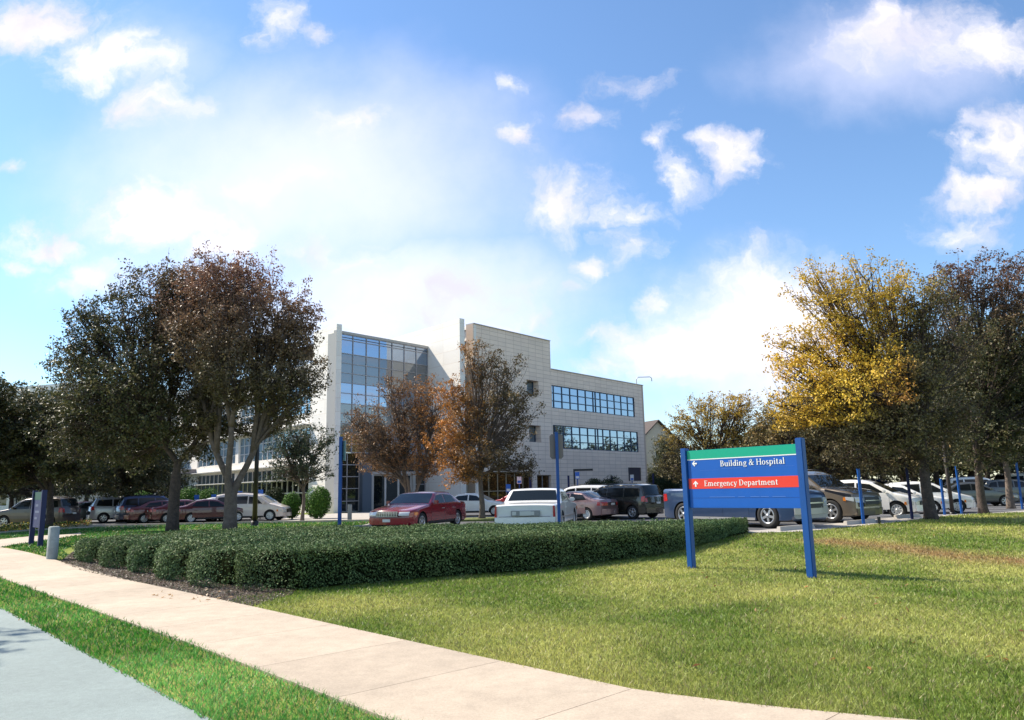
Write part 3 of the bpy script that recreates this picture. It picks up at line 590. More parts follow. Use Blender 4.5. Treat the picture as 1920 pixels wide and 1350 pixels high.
FLARE_RUST = np.array([.32, .17, .115]); FLARE_GOLD = np.array([.66, .44, .055]); FLARE_ORANGE = np.array([.56, .235, .05])  # lens-flare tints, painted into the leaf colours below
TG = 'trees in and around the car park'
def mixc(c, tgt, k): k = np.clip(k, 0, 1)[:, None]; return c * (1 - k) + tgt * k
def cl(px, py, rpx, rpz, Y, base, dy=0, ry=None):
    """crown clump from its place in the view, as real metres relative to the tree's foot"""
    q = P(px, py, Y + dy); s = (Y + dy) / FPX; return (q.x - base.x, q.y - base.y, q.z - base.z, rpx * s, (ry if ry else rpx * s), rpz * s)
# two big trees left of the entrance
b1 = GX(325, 35)
c1 = [cl(x, y, r, r2, 35, b1, dy) for x, y, r, r2, dy in ((170, 640, 60, 60, 0), (230, 600, 70, 60, -1), (300, 560, 75, 60, .5), (160, 730, 60, 60, -1), (250, 700, 80, 70, -2), (330, 660, 80, 70, 1), (200, 790, 75, 55, 0), (290, 790, 80, 55, -1.5), (370, 760, 50, 50, 1.5), (145, 660, 40, 70, 0), (330, 545, 60, 45, 0), (365, 590, 60, 60, 0), (380, 540, 45, 45, 1), (130, 800, 50, 50, 0), (240, 830, 70, 35, 0), (340, 810, 60, 35, 1), (160, 850, 60, 30, 1), (250, 865, 50, 22, 1.5), (385, 850, 26, 24, 1), (120, 690, 35, 40, 1), (170, 600, 30, 35, 0), (240, 745, 90, 60, 2))]
t_, l_ = tree_meshes(11, 5.2, .235, c1, 110000, .105, DK, forks=2, fz=.6, upw=.8, ntw=72, bare=.06, hue=lambda p, c, r: mixc(c, FLARE_RUST, (p[:, 0] + 1) * .12 + (p[:, 2] - 7.5) * .09 + r.uniform(-.25, .1, len(p))))  # flare rust painted into the upper and right-hand leaves
tree('live_oak', 'tall dark live oak with forked trunk, left of the three-forked one, behind the hedge', b1, t_, l_, group=TG)
b2 = GX(432, 34)
c2 = [cl(x, y, r, r2, 34, b2, dy) for x, y, r, r2, dy in ((400, 560, 80, 60, 0), (460, 545, 75, 50, 1), (520, 590, 65, 50, -.5), (400, 640, 85, 65, -1.5), (480, 640, 85, 65, 0), (550, 640, 55, 50, 0), (570, 700, 40, 40, 1), (380, 720, 70, 60, 1), (450, 720, 80, 55, -1.5), (530, 730, 55, 50, 0), (340, 610, 60, 60, .5), (430, 520, 55, 30, 0), (570, 610, 30, 40, 0), (400, 790, 60, 40, 1), (520, 785, 40, 35, 1), (455, 800, 40, 26, 1.5), (590, 720, 28, 30, 0), (360, 850, 24, 24, .8), (560, 775, 30, 24, 0))]
t_, l_ = tree_meshes(12, 4.6, .265, c2, 120000, .10, OLV, forks=3, fz=.42, upw=.9, ntw=72, bare=.08, hue=lambda p, c, r: mixc(c, FLARE_RUST, (p[:, 2] - 6.2) * .18 + r.uniform(-.2, .2, len(p))))  # flare rust painted into the leaves towards the top
tree('live_oak', 'broad tree, lens-flare red-brown painted into its top, with three-forked trunk beside the black lamp post', b2, t_, l_, BARKL, group=TG)
# dark row far left
for k, (px, Y, lab, cs) in enumerate(((92, 43, 'dark low tree behind the tan wagon at far left', ((30, 800, 70, 50), (100, 790, 80, 50), (60, 850, 90, 55), (140, 860, 70, 50), (0, 870, 70, 50), (90, 760, 60, 30), (20, 760, 50, 25))),
                                 (225, 52, 'dark shrubby tree behind the silver minivan and blue wagon', ((180, 820, 70, 60), (250, 830, 60, 60), (160, 880, 70, 45), (240, 890, 60, 40), (280, 870, 45, 50))),
                                 (-60, 40, 'dark tree cut off by the left edge of the view', ((-60, 800, 90, 60), (-20, 850, 70, 60), (-110, 850, 80, 60), (-50, 740, 70, 40))))):
    bb = GX(px, Y); t_, l_ = tree_meshes(20 + k, 2.6, .22, [cl(x, y, r, r2, Y, bb, (i % 3 - 1) * 1.5, 2.5) for i, (x, y, r, r2) in enumerate(cs)], 55000, .14, DK)
    tree('oak_tree', lab, bb, t_, l_, group=TG)
# small tree by the round shrubs
b4 = GX(567, 46); c4 = [cl(x, y, r, r2, 46, b4, dy) for x, y, r, r2, dy in ((530, 850, 35, 35, 0), (590, 850, 35, 35, 0), (555, 820, 40, 30, .5), (540, 885, 40, 20, 0), (590, 885, 35, 20, -.5), (610, 820, 20, 25, 0))]
t_, l_ = tree_meshes(31, 2.2, .12, c4, 15000, .10, [(.04, .065, .035), (.07, .1, .055), (.12, .14, .08)], bare=.1)
tree('young_tree', 'small thin grey-green tree between the white minivan and the glass entrance', b4, t_, l_, BARKL, group=TG)
# tree in front of the entrance; lens-flare orange painted into its right leaves
b5 = GX(770, 50); c5 = [cl(x, y, r, r2, 50, b5, dy) for x, y, r, r2, dy in ((700, 790, 45, 40, 0), (760, 760, 50, 40, 1), (820, 770, 45, 45, 0), (735, 730, 30, 25, 0), (690, 840, 40, 35, -1), (760, 830, 55, 45, 0), (830, 830, 45, 45, 1), (720, 870, 45, 25, 0), (800, 875, 50, 25, 0), (665, 800, 25, 35, 0), (790, 730, 40, 20, 0))]
t_, l_ = tree_meshes(32, 2.6, .2, c5, 36000, .105, [(.12, .075, .04), (.24, .14, .07), (.34, .20, .11)], forks=3, fz=.4, bare=.08, hue=lambda p, c, r: mixc(c, FLARE_ORANGE, .25 + (p[:, 0] + 0) * .22 + r.uniform(-.2, .2, len(p))))
tree('elm_tree', 'rust-brown tree, lens-flare orange painted into its right side, with low forked trunk right in front of the glass entrance', b5, t_, l_, BARKL, group=TG)
b6 = GX(903, 41.5); b6.z += .1; c6 = [cl(x, y, r, r2, 41.5, b6, dy) for x, y, r, r2, dy in ((905, 680, 40, 28, 0), (950, 690, 40, 22, 0), (900, 740, 55, 35, 1), (960, 750, 45, 30, -.5), (850, 750, 35, 30, 0), (870, 800, 60, 35, 0), (940, 815, 55, 35, 1), (985, 770, 28, 22, 0), (840, 850, 45, 30, 0), (905, 860, 55, 30, -1), (965, 870, 40, 25, 0), (995, 880, 18, 18, 0), (870, 890, 50, 18, 0), (885, 660, 25, 18, 0))]
t_, l_ = tree_meshes(33, 2.6, .17, c6, 46000, .095, [(.06, .052, .02), (.14, .105, .045), (.24, .16, .07)], bare=.05, hue=lambda p, c, r: mixc(c, FLARE_ORANGE, -(p[:, 0] - .3) * .30 + .1 + r.uniform(-.3, .3, len(p))))  # flare orange painted into the left half of the crown
tree('elm_tree', 'tall brownish tree, lens-flare orange painted into its left half, with slim pale trunk between the red and the white sedan', b6, t_, l_, BARKL, group=TG)
# tree behind the sign
b7 = GX(1345, 62); c7 = [cl(x, y, r, r2, 62, b7, dy) for x, y, r, r2, dy in ((1300, 790, 45, 35, 0), (1360, 770, 50, 30, 0), (1400, 800, 45, 40, 1), (1270, 830, 40, 35, 0), (1340, 840, 60, 40, 0), (1410, 850, 45, 40, -1), (1260, 880, 30, 30, 0), (1330, 890, 60, 25, 0), (1440, 810, 30, 40, 0), (1390, 755, 35, 15, 0), (1320, 755, 30, 15, 0))]
t_, l_ = tree_meshes(34, 2.4, .2, c7, 34000, .13, [(.07, .065, .022), (.14, .12, .045), (.22, .17, .07)], hue=lambda p, c, r: mixc(c, FLARE_GOLD * .8, (p[:, 2] - 4.0) * .3 + r.uniform(-.2, .15, len(p))))  # flare gold painted into the upper leaves
tree('oak_tree', 'round tree with lens-flare yellow painted into its top, showing behind the blue directional sign', b7, t_, l_, group=TG)
# right-hand group
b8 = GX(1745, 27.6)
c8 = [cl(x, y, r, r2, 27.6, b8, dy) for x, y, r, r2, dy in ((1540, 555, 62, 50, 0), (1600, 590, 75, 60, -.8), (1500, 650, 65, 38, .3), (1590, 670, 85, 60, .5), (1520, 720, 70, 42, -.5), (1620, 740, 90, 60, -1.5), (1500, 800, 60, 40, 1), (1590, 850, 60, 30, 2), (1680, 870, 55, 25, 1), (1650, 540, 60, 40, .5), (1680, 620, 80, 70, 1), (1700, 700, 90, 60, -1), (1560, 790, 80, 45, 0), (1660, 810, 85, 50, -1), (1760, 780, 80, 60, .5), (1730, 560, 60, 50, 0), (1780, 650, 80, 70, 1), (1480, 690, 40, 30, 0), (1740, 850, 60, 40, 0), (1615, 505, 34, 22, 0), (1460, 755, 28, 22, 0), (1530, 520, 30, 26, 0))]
def hue8(p, c, r):  # paints the lens flare's gold and orange into the crown's left side
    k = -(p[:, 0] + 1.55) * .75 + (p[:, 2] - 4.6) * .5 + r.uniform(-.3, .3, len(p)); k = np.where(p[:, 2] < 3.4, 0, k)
    c = mixc(c, FLARE_ORANGE, np.where(p[:, 2] > 4.0, .8 - abs(p[:, 0] + 1.9) * .9, 0)); return mixc(c, FLARE_GOLD, k)
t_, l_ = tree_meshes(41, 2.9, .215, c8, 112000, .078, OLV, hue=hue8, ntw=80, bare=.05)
tree('live_oak', 'large spreading oak with lens-flare gold painted into its left leaves, right of the sign', b8, t_, l_, group=TG)
b9 = GX(1845, 33); c9 = [cl(x, y, r, r2, 33, b9, dy) for x, y, r, r2, dy in ((1790, 540, 55, 45, 0), (1850, 530, 65, 50, 0), (1920, 545, 60, 50, 0), (1820, 620, 80, 60, 1), (1900, 640, 80, 65, -1), (1850, 710, 90, 60, 0), (1920, 740, 70, 60, 1), (1800, 760, 70, 60, 1), (1880, 810, 80, 50, 0), (1960, 620, 60, 80, 0), (1970, 740, 60, 80, 0), (1840, 860, 60, 30, 0))]
t_, l_ = tree_meshes(42, 3.2, .19, c9, 90000, .095, DK, ntw=72, hue=lambda p, c, r: mixc(c, FLARE_RUST * .6, (p[:, 2] - 6.6) * .25 + r.uniform(-.3, .3, len(p))))  # flare rust painted weakly into the top leaves
tree('live_oak', 'dark oak standing on the grass behind the large spreading oak, trunk bare and straight', b9, t_, l_, group=TG)
b10 = GX(1897, 41); c10 = [cl(x, y, r, r2, 41, b10, dy) for x, y, r, r2, dy in ((1900, 700, 90, 60, 0), (1830, 780, 80, 50, 0), (1960, 780, 80, 60, 0), (1890, 830, 90, 45, 0), (1980, 700, 60, 60, 0))]
t_, l_ = tree_meshes(43, 2.8, .2, c10, 30000, .12, DK); tree('live_oak', 'dark oak growing from a red mulch ring near the right edge', b10, t_, l_, BARKL, group=TG)
tm, lm = t_, l_
bg_t, bg_l = tree_meshes(51, 2.2, .2, [(x, y, z, 1.9, 1.9, 1.6) for x, y, z in ((-2.2, 0, 4), (0, .5, 5), (2.2, 0, 4.2), (-1.2, -1, 6), (1.3, .6, 6.4), (0, 0, 3.4), (-3.2, 0, 3), (3, .4, 3))], 24000, .16, [(.09, .08, .03), (.21, .165, .06), (.36, .24, .10)])
bg2_t, bg2_l = tree_meshes(52, 2.4, .22, [(x, y, z, 2.2, 2.2, 1.7) for x, y, z in ((-2.2, 0, 3.6), (0, .5, 4.6), (2.6, 0, 4.6), (-1.5, -1, 6), (1.5, .6, 6.8), (0, -1, 3.2), (-3.4, 0, 2.8), (3.4, .4, 3.0), (.4, 0, 7.8))], 26000, .16, DK)
far = [(1505, 52, 0, 1.0), (1560, 58, 0, 1.25), (1630, 54, 0, 1.15), (1700, 64, 1, 1.3), (1765, 58, 1, 1.3), (1830, 66, 1, 1.4), (1905, 60, 1, 1.3), (2000, 64, 1, 1.4), (1600, 76, 1, 1.4), (1490, 84, 0, 1.2), (1720, 85, 1, 1.6), (1860, 88, 1, 1.6), (2110, 80, 1, 1.4), (1440, 74, 0, .95), (1660, 70, 0, 1.4), (1800, 76, 1, 1.5)]
ORD = ['first', 'second', 'third', 'fourth', 'fifth', 'sixth', 'seventh', 'eighth', 'ninth', 'tenth', 'eleventh', 'twelfth']
for k, (px, Y, ty, sc) in enumerate(far):
    q = GX(px, Y); tree('oak_tree', ['olive-brown bushy tree beyond the car park, %s from the left' % ORD[sum(1 for a in far[:] if a[2] == 0 and a[0] < px)], 'dark dense tree beyond the car park, %s from the left' % ORD[sum(1 for a in far[:] if a[2] == 1 and a[0] < px)]][ty], q, (bg_t, bg2_t)[ty], (bg_l, bg2_l)[ty], rz=k * 1.3, sc=sc, group='olive trees beyond the car park' if ty == 0 else 'dark trees beyond the car park')
for k, (px, Y, sc) in enumerate(((-60, 75, 1.2), (20, 70, 1.1), (90, 66, 1.0), (160, 72, 1.1), (230, 76, 1.0), (280, 66, .8), (1258, 104, .95))):
    q = GX(px, Y); tree('oak_tree', 'dark dense tree behind the left car row, %s from the left' % ORD[k] if k < 6 else 'dark tree beside the cream gabled house', q, bg2_t, bg2_l, rz=k * 1.1 + .4, sc=sc, group='dark trees behind the left car row' if k < 6 else None)
# tree off the left side whose shade falls across road and sidewalk
st_t, st_l = tree_meshes(61, 5, .16, [(0, 0, 7.6, 1.9, 1.6, 1.3), (1.2, -.8, 6.6, 1.2, 1.2, .8), (-1.4, .8, 6.8, 1.3, 1.3, .9), (.2, .4, 9, 1.2, 1.2, .9)], 9000, .13, DK)
tree('street_tree', 'roadside tree beyond the left edge that shades road and sidewalk', (-15.0, 11.7, 0), st_t, st_l, group=TG)
for k, (x_, y_, s_) in enumerate(((74, 80, 1.75), (86, 93, 1.9), (95, 70, 1.8))): tree('oak_tree', ('tall tree right of the view, mirrored in the lower window band', 'tallest tree right of the view, mirrored in the hospital windows', 'broad tree right of the view, mirrored low in the hospital windows')[k], (x_, y_, 0), bg2_t, bg2_l, rz=k, sc=s_, group=TG)

# far-off wood closing the horizon
wr = np.random.RandomState(88)
def wood(name, pts, n, h, label, ls=.5):
    p0 = np.array(resample_(pts, 400)); i_ = wr.randint(0, 400, n); x = p0[i_, 0] + wr.normal(size=n) * 2.5; y = p0[i_, 1] + wr.normal(size=n) * 2.5; tp = h * (.65 + .7 * vn(x + y * .6, x * 0 + 3, .12)) * (.8 + .4 * vn(x, y, .5)); z = tp * wr.rand(n) ** .7
    V, F = quads(np.stack([x, y, z], 1), unit(wr.normal(size=(n, 3)) + [0, -.5, .6]), wr.uniform(.6, 1.4, n) * ls, .7, wr); c = (np.array([.03, .04, .015]) + np.array([.07, .06, .025]) * wr.rand(n)[:, None]) * wr.uniform(.6, 1.3, n)[:, None]
    tag(link(name, npmesh(name, V, F, c), LEAF), label, 'wood', kind='stuff')
wood('woodland', [(16, 150), (40, 118), (62, 100), (90, 95), (120, 80), (135, 50)], 60000, 8, 'far dark wood closing the view beyond the car park on the right')
wood('woodland', [(-160, 60), (-120, 90), (-80, 100), (-62, 96)], 26000, 9, 'far dark wood at the left behind the parked cars')
# ------------------------------------------------------------------ hedge
F_ = [(-3.8, 12.95), (-2.56, 13.77), (-.87, 14.75), (.28, 15.15), (1.61, 16.2), (3.29, 17.4), (4.62, 19.0), (6.7, 22.2)]
ENDS_F = [(-3.8, 12.95)] + [tuple(G(*p)[:2]) for p in ((418, 1103), (348, 1090), (288, 1075), (240, 1066), (178, 1056))]
LASTB = tuple(G(143, 1040)[:2]); Bk = [LASTB, (-10, 24.1), (-5, 23.9), (-1, 23.4), (2.5, 23.3), (5.0, 23.3), (6.6, 23.5)]
def resample(pts, n):
    tot_ = sum(math.dist(a, b) for a, b in zip(pts[:-1], pts[1:])); return [along(pts, tot_ * i / (n - 1)) for i in range(n)]
NS = 60; Fr = np.array(resample(F_, NS)); Br = np.array(resample(Bk, NS))
starts = ENDS_F + [LASTB]
hl_rnd = np.random.RandomState(3)
hlab = ['frontmost clipped boxwood row of the hedge, long dark side facing the sign', 'second clipped hedge row from the front, its rounded end facing the sidewalk', 'third clipped hedge row from the front', 'fourth clipped hedge row from the front', 'fifth clipped hedge row from the front, second from the back', 'rearmost low clipped hedge row, its end nearest the grey bollard']
for j in range(6):
    def line(fr):
        base = Fr * (1 - fr) + Br * fr; s0 = np.array(starts[j]) if fr == j / 6 else None
        # start the row at its own end by the sidewalk
        k = fr * 6; i0 = min(int(k), 5); st = np.array(starts[i0]) * (1 - (k - i0)) + np.array(starts[i0 + 1]) * (k - i0)
        wgt = np.clip(1 - np.linspace(0, 1, NS) / .35, 0, 1)[:, None] ** 1.5; d = st - base[0]; return base + d * wgt
    gw = (.12 + .16 * np.clip(1 - np.linspace(0, 1, NS) / .45, 0, 1))[:, None]; la = line((j + .0) / 6); lb0 = line((j + 1) / 6); lb = la + (lb0 - la) * (1 - gw)
    HT = .70 + .015 * hl_rnd.randn(); hhf = lambda y: HT - .012 * (np.asarray(y) - 13) - Hn(y)
    # body
    tt = np.linspace(0, 1, NS); n0 = unit(lb - la)
    sc_ = .14; vs = []; fs = []
    prof = [(0, 0.02, .12), (0, .3, .03), (0, .86, .0), (.10, .97, 0), (.5, 1.0, 0), (.90, .97, 0), (1, .86, 0), (1, .3, .03), (1, .02, .12)]
    def surf(i, u, v_, tuck):
        w_ = np.linalg.norm(lb[i] - la[i]); a = la[i] * (1 - u) + lb[i] * u; a = a + n0[i] * (tuck if u < .5 else -tuck) * 1; z = Hn(a[1]) + hhf(a[1]) * v_; return a, z
    for i in range(NS):
        for (u_, v_, tk) in prof:
            a, z = surf(i, u_, v_, tk + sc_ * (1 if u_ in (0, 1) else 0)); ei = (la[1] - la[0]) / np.linalg.norm(la[1] - la[0]) * .2 if i == 0 else ((la[-2] - la[-1]) / np.linalg.norm(la[-2] - la[-1]) * .2 if i == NS - 1 else (0, 0)); a = a + np.array(ei) * (1.6 if v_ > .9 else 1); vs.append((a[0], a[1], z - (.09 if v_ > .5 else 0)))
    k = len(prof)
    for i in range(NS - 1):
        for q in range(k - 1): fs.append((i * k + q, i * k + q + 1, (i + 1) * k + q + 1, (i + 1) * k + q))
    fs += [tuple(range(k)), tuple(reversed(range((NS - 1) * k, NS * k)))]
    root = empty('hedge_row', (la[0][0], la[0][1], 0)); tag(root, hlab[j], 'hedge', 'clipped hedge rows')
    mb = MB(); mb.add([(x - la[0][0], y - la[0][1], z) for x, y, z in vs], fs); mb.build('hedge_core', mat('hedge_core', (.012, .016, .007), 1, spec=0), root)
    # leaves
    segl = np.linalg.norm(np.diff((la + lb) / 2, axis=0), axis=1); cum = np.concatenate([[0], np.cumsum(segl)]); Ltot = cum[-1]
    wmean = np.linalg.norm(lb - la, axis=1)
    parts = []
    dens = 2100 if j == 0 else 1100
    def smp(n, kind):
        s = hl_rnd.rand(n) * Ltot; fi = np.interp(s, cum, np.arange(NS)); i0 = np.minimum(fi.astype(int), NS - 2); f_ = (fi - i0)[:, None]
        A_ = la[i0] * (1 - f_) + la[i0 + 1] * f_; B_ = lb[i0] * (1 - f_) + lb[i0 + 1] * f_; D_ = B_ - A_; Wd = np.linalg.norm(D_, axis=1); nn = D_ / Wd[:, None]
        if kind == 'top':
            keep = hl_rnd.rand(n) < Wd / Wd.max(); u_ = hl_rnd.rand(n); e = np.minimum(u_, 1 - u_) * Wd; drop = np.clip(.24 - e, 0, .24) ** 2 * 2.6
            p = A_ + D_ * u_[:, None]; z = hhf(p[:, 1]) - drop + .12 * (vn(p[:, 0], p[:, 1], 1.1) - .5) + .06 * (vn(p[:, 0], p[:, 1], 5) - .5) + (hl_rnd.rand(n) < .02) * hl_rnd.rand(n) * .07; N_ = np.stack([nn[:, 0] * (u_ - .5) * .3, nn[:, 1] * (u_ - .5) * .3, np.ones(n)], 1)
            return p[keep], z[keep], N_[keep]
        u_ = 0. if kind == 'front' else 1.; sg = -1 if kind == 'front' else 1
        v_ = hl_rnd.rand(n) * .97; bulge = .07 * (vn(s, v_ * 3, 1.8) - .5) * 2 + .05 * (vn(s, v_ * 3 + 9, 5) - .5) - .16 * np.clip(.2 - v_, 0, 1) * 3 - .9 * np.clip(v_ - .80, 0, 1) ** 1.5
        p = A_ + D_ * u_ + nn * sg * bulge[:, None]; return p, .02 + v_ * hhf(p[:, 1]), np.stack([nn[:, 0] * sg, nn[:, 1] * sg, np.full(n, .25)], 1)
    for kind, ar in (('top', Ltot * wmean.max()), ('front', Ltot * .62), ('back', Ltot * .35)):
        dn = dens * (1 if kind != 'back' else .5); dn = dn if not (kind == 'front' and j > 0) else dn * .9
        parts.append(smp(int(ar * dn), kind))
    # left end cap facing the sidewalk
    n = int(np.linalg.norm(lb[0] - la[0]) * .65 * 2600); u_ = hl_rnd.rand(n); v_ = hl_rnd.rand(n) ** .9; ex = unit(la[0] - la[1]); rnd_ = np.sqrt(np.clip(1 - (2 * u_ - 1) ** 2, 0, 1)) * .30
    p = la[0] * (1 - u_)[:, None] + lb[0] * u_[:, None] + ex[None, :] * (rnd_ + .04 * hl_rnd.randn(n) * .5 - .12 * np.clip(.2 - v_, 0, 1) * 3 - 1.6 * np.clip(v_ - .72, 0, 1) ** 1.5)[:, None]
    dd = unit(lb[0] - la[0]); parts.append((p, .02 + v_ * hhf(p[:, 1]) * .985, unit(np.concatenate([ex[None, :] + dd[None, :] * (2 * u_ - 1)[:, None] * .8, np.full((n, 1), .3)], 1))))
    n = 1500; u_ = hl_rnd.rand(n); v_ = hl_rnd.rand(n); ex = unit(la[-1] - la[-2]); p = la[-1] * (1 - u_)[:, None] + lb[-1] * u_[:, None] + ex[None, :] * .05; parts.append((p, .02 + v_ * hhf(p[:, 1]) * .97, np.concatenate([np.repeat(ex[None, :], n, 0), np.full((n, 1), .3)], 1)))
    PX = np.concatenate([q[0] for q in parts]); PZ = np.concatenate([q[1] for q in parts]); NN = np.concatenate([q[2] for q in parts]); n = len(PX)
    NN = unit(unit(NN) + hl_rnd.normal(size=(n, 3)) * .55); P3 = np.stack([PX[:, 0], PX[:, 1], Hn(PX[:, 1]) + PZ], 1) + hl_rnd.normal(size=(n, 3)) * .016; P3 -= NN * (hl_rnd.rand(n) ** 2 * .05)[:, None]
    P3[:, 2] = np.maximum(P3[:, 2], Hn(P3[:, 1]) + .02)
    V, F = quads(P3 - np.array([la[0][0], la[0][1], 0]), NN, hl_rnd.uniform(.028, .05, n) * (1 if j < 2 else 1.25), .6, hl_rnd)
    t = hl_rnd.rand(n)[:, None]; pt = np.clip(fbm(P3[:, 0] + P3[:, 2], P3[:, 1], .9) * 2 - .6, 0, 1)[:, None]
    c = np.array([.024, .06, .020]) * (1 - t) + np.array([.19, .28, .11]) * t; c = c * (1 - .25 * pt) + np.array([.17, .15, .05]) * .25 * pt; c *= hl_rnd.uniform(.6, 1.35, n)[:, None]
    link('foliage', npmesh('foliage', V, F, c), HLEAF, root)

# ------------------------------------------------------------------ grass
gr = np.random.RandomState(9)
def blades(name, n, poly_in, poly_out, dmin, dmax, hmul=1, seed=0, colf=lawn_colour, dark=1., amin=-52, amax=58):
    th = np.radians(gr.uniform(amin, amax, n)); d = np.exp(gr.uniform(math.log(dmin), math.log(dmax), n)); x = d * np.sin(th); y = d * np.cos(th)
    k = inpoly(x, y, poly_in)
    for q in poly_out: k &= ~inpoly(x, y, q)
    x, y, d = x[k], y[k], d[k]; n = len(x); an = gr.uniform(0, 2 * math.pi, n); wd = (.0035 * np.maximum(1, d / 5.5)) * gr.uniform(.7, 1.4, n); h = hmul * gr.uniform(.018, .05, n) * np.maximum(1, (d / 14) ** .5) * (.6 + .8 * fbm(x, y, 2.2))
    ln = gr.normal(size=(n, 2)) * .55 * h[:, None]; z = Hn(y)
    A_ = np.stack([x - np.cos(an) * wd, y - np.sin(an) * wd, z], 1); B_ = np.stack([x + np.cos(an) * wd, y + np.sin(an) * wd, z], 1); C_ = np.stack([x + ln[:, 0], y + ln[:, 1], z + h], 1)
    V = np.stack([A_, B_, C_], 1).reshape(-1, 3); F = np.arange(3 * n).reshape(-1, 3); c = colf(x, y) * gr.uniform(.55, 1.55, n)[:, None]
    st = gr.rand(n) < .13; c[st] = np.array([.36, .30, .15]) * gr.uniform(.6, 1.2, st.sum())[:, None]
    return link(name, npmesh(name, V, F, c * dark), GRASS)
frontline = [tuple(p) for p in Fr]; lawn_poly = [(x, y - .03) for x, y in FARW[:9]] + [(-4.45, 12.4)] + frontline[:-1] + [(7.2, 22.2)] + E_R + [(60, 46), (60, 3)]
o = blades('lawn_grass', 620000, lawn_poly, [], 5, 60, amin=-25, amax=58); tag(o, 'mown lawn grass with yellowed patches between sidewalk, hedge and car park', 'grass', kind='stuff')
verge = [(x - .02, y - .03) for x, y in ROADE] + [(x, y + .04) for x, y in reversed(NEARW)]
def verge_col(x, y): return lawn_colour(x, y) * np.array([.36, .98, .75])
o = blades('verge_grass', 420000, verge, [], 4, 45, hmul=1.25, colf=verge_col, amin=-60, amax=20); tag(o, 'bright green grass strip between the road and the sidewalk', 'grass', kind='stuff')
isle = [(-9.9, 17.6), (-10.8, 18.8), (-12.8, 21.6), (-13.8, 24.3), (-5, 24.6), (-5.4, 25.6), (-6.4, 30), (-7.6, 42.8), (-14, 43.8), (-36, 45), (-30, 40), (-15.9, 23.6)]
o = blades('island_lawn_grass', 160000, isle, [[tuple(p) for p in PATH], [tuple(p) for p in MULCH]], 16, 50, hmul=1.1, colf=lambda x, y: verge_col(x, y) * .6, amin=-50, amax=0); tag(o, 'grass round the tree trunks behind the hedge, shade painted into its green', 'grass', kind='stuff')  # blade colour darkened: shade under the trees painted in
# dead grass and twigs edging the mulch, and mulch chips
def chips(name, n, poly, s, cols_, label, cat):
    xs_ = [p[0] for p in poly]; ys_ = [p[1] for p in poly]; x = gr.uniform(min(xs_), max(xs_), n); y = gr.uniform(min(ys_), max(ys_), n); k = inpoly(x, y, poly); x, y = x[k], y[k]; n = len(x)
    N_ = unit(gr.normal(size=(n, 3)) * .5 + np.array([0, 0, 1])); V, F = quads(np.stack([x, y, Hn(y) + .012 + gr.rand(n) * .015], 1), N_, gr.uniform(.6, 1.5, n) * s, .4, gr); cc = np.array(cols_)[gr.randint(0, len(cols_), n)] * gr.uniform(.6, 1.3, n)[:, None]
    return tag(link(name, npmesh(name, V, F, cc), GRASS), label, cat, kind='stuff')
chips('mulch_chips', 60000, MULCH, .045, [(.16, .12, .09), (.10, .075, .06), (.24, .2, .16), (.07, .09, .045)], 'wood chips and leaf litter on the bed between hedge and sidewalk', 'mulch')
allp = [(-9, 8), (9, 6), (16, 20), (-2, 13), (-4, 11)]
chips('fallen_leaves', 900, [(-14, 16.4), (-7.95, 11.93), (-2.23, 5.8), (0.2, 3.25), (.1, 3.1), (-2.33, 5.66), (-8.05, 11.78), (-14.1, 16.25)], .032, [(.5, .34, .16), (.35, .2, .09), (.6, .5, .36)], 'dry fallen leaves along the road edge', 'leaves')
chips('fallen_leaves', 260, [(1.5, 7), (6, 6), (16, 22), (10, 23), (2, 14)], .07, [(.45, .2, .07), (.3, .14, .07)], 'few brown fallen leaves scattered over the sunny lawn', 'leaves')
chips('fallen_leaves', 60, [(-6.4, 13.0), (-5.0, 11.7), (-4.2, 11.95), (-5.3, 13.4)], .09, [(.6, .42, .24), (.5, .33, .18)], 'tan fallen leaves lying on the mulch by the hedge end', 'leaves')

# ------------------------------------------------------------------ shrubs and flowers
def leafball(name, label, c, r, n, ls, pal, group=None, cat='shrub', lobes=7, seed=1):
    rd = np.random.RandomState(seed); root = empty(name, (c[0], c[1], c[2])); tag(root, label, cat, group); Ps = []; Ns = []
    cent = [(0, 0, r[2], 1.0)] + [(*(rd.uniform(-.45, .45, 2) * [r[0], r[1]]), r[2] * rd.uniform(.7, 1.25), rd.uniform(.55, .8)) for _ in range(lobes)]
    for (x, y, z, s) in cent:
        k = n // len(cent); d = unit(rd.normal(size=(k, 3))); rr = s * (1 - .22 * rd.rand(k) ** 2) + .03 * rd.randn(k); Ps.append(np.array([x, y, z]) + d * rr[:, None] * np.array(r)); Ns.append(unit(d + rd.normal(size=(k, 3)) * .6))
    P_ = np.concatenate(Ps); N_ = np.concatenate(Ns); k = P_[:, 2] > .03; P_, N_ = P_[k], N_[k]; V, F = quads(P_, N_, ls * rd.uniform(.7, 1.4, len(P_)), .6, rd)
    pa = np.array(pal); t = rd.rand(len(P_))[:, None]; link('foliage', npmesh('foliage', V, F, (pa[0] * (1 - t) + pa[1] * t) * rd.uniform(.6, 1.4, len(P_))[:, None]), HLEAF, root)
    mb = MB()
    for a_ in range(5): mb.tube([(0, 0, -.05), (math.cos(a_ * 1.3) * r[0] * .3, math.sin(a_ * 1.3) * r[1] * .3, r[2] * .8), (math.cos(a_ * 1.3) * r[0] * .6, math.sin(a_ * 1.3) * r[1] * .6, r[2] * 1.4)], [.04, .03, .01], 5)
    mb.build('stem', BARK, root); return root
BR = [(.045, .12, .018), (.12, .24, .04)]; DG = [(.02, .035, .012), (.045, .06, .02)]
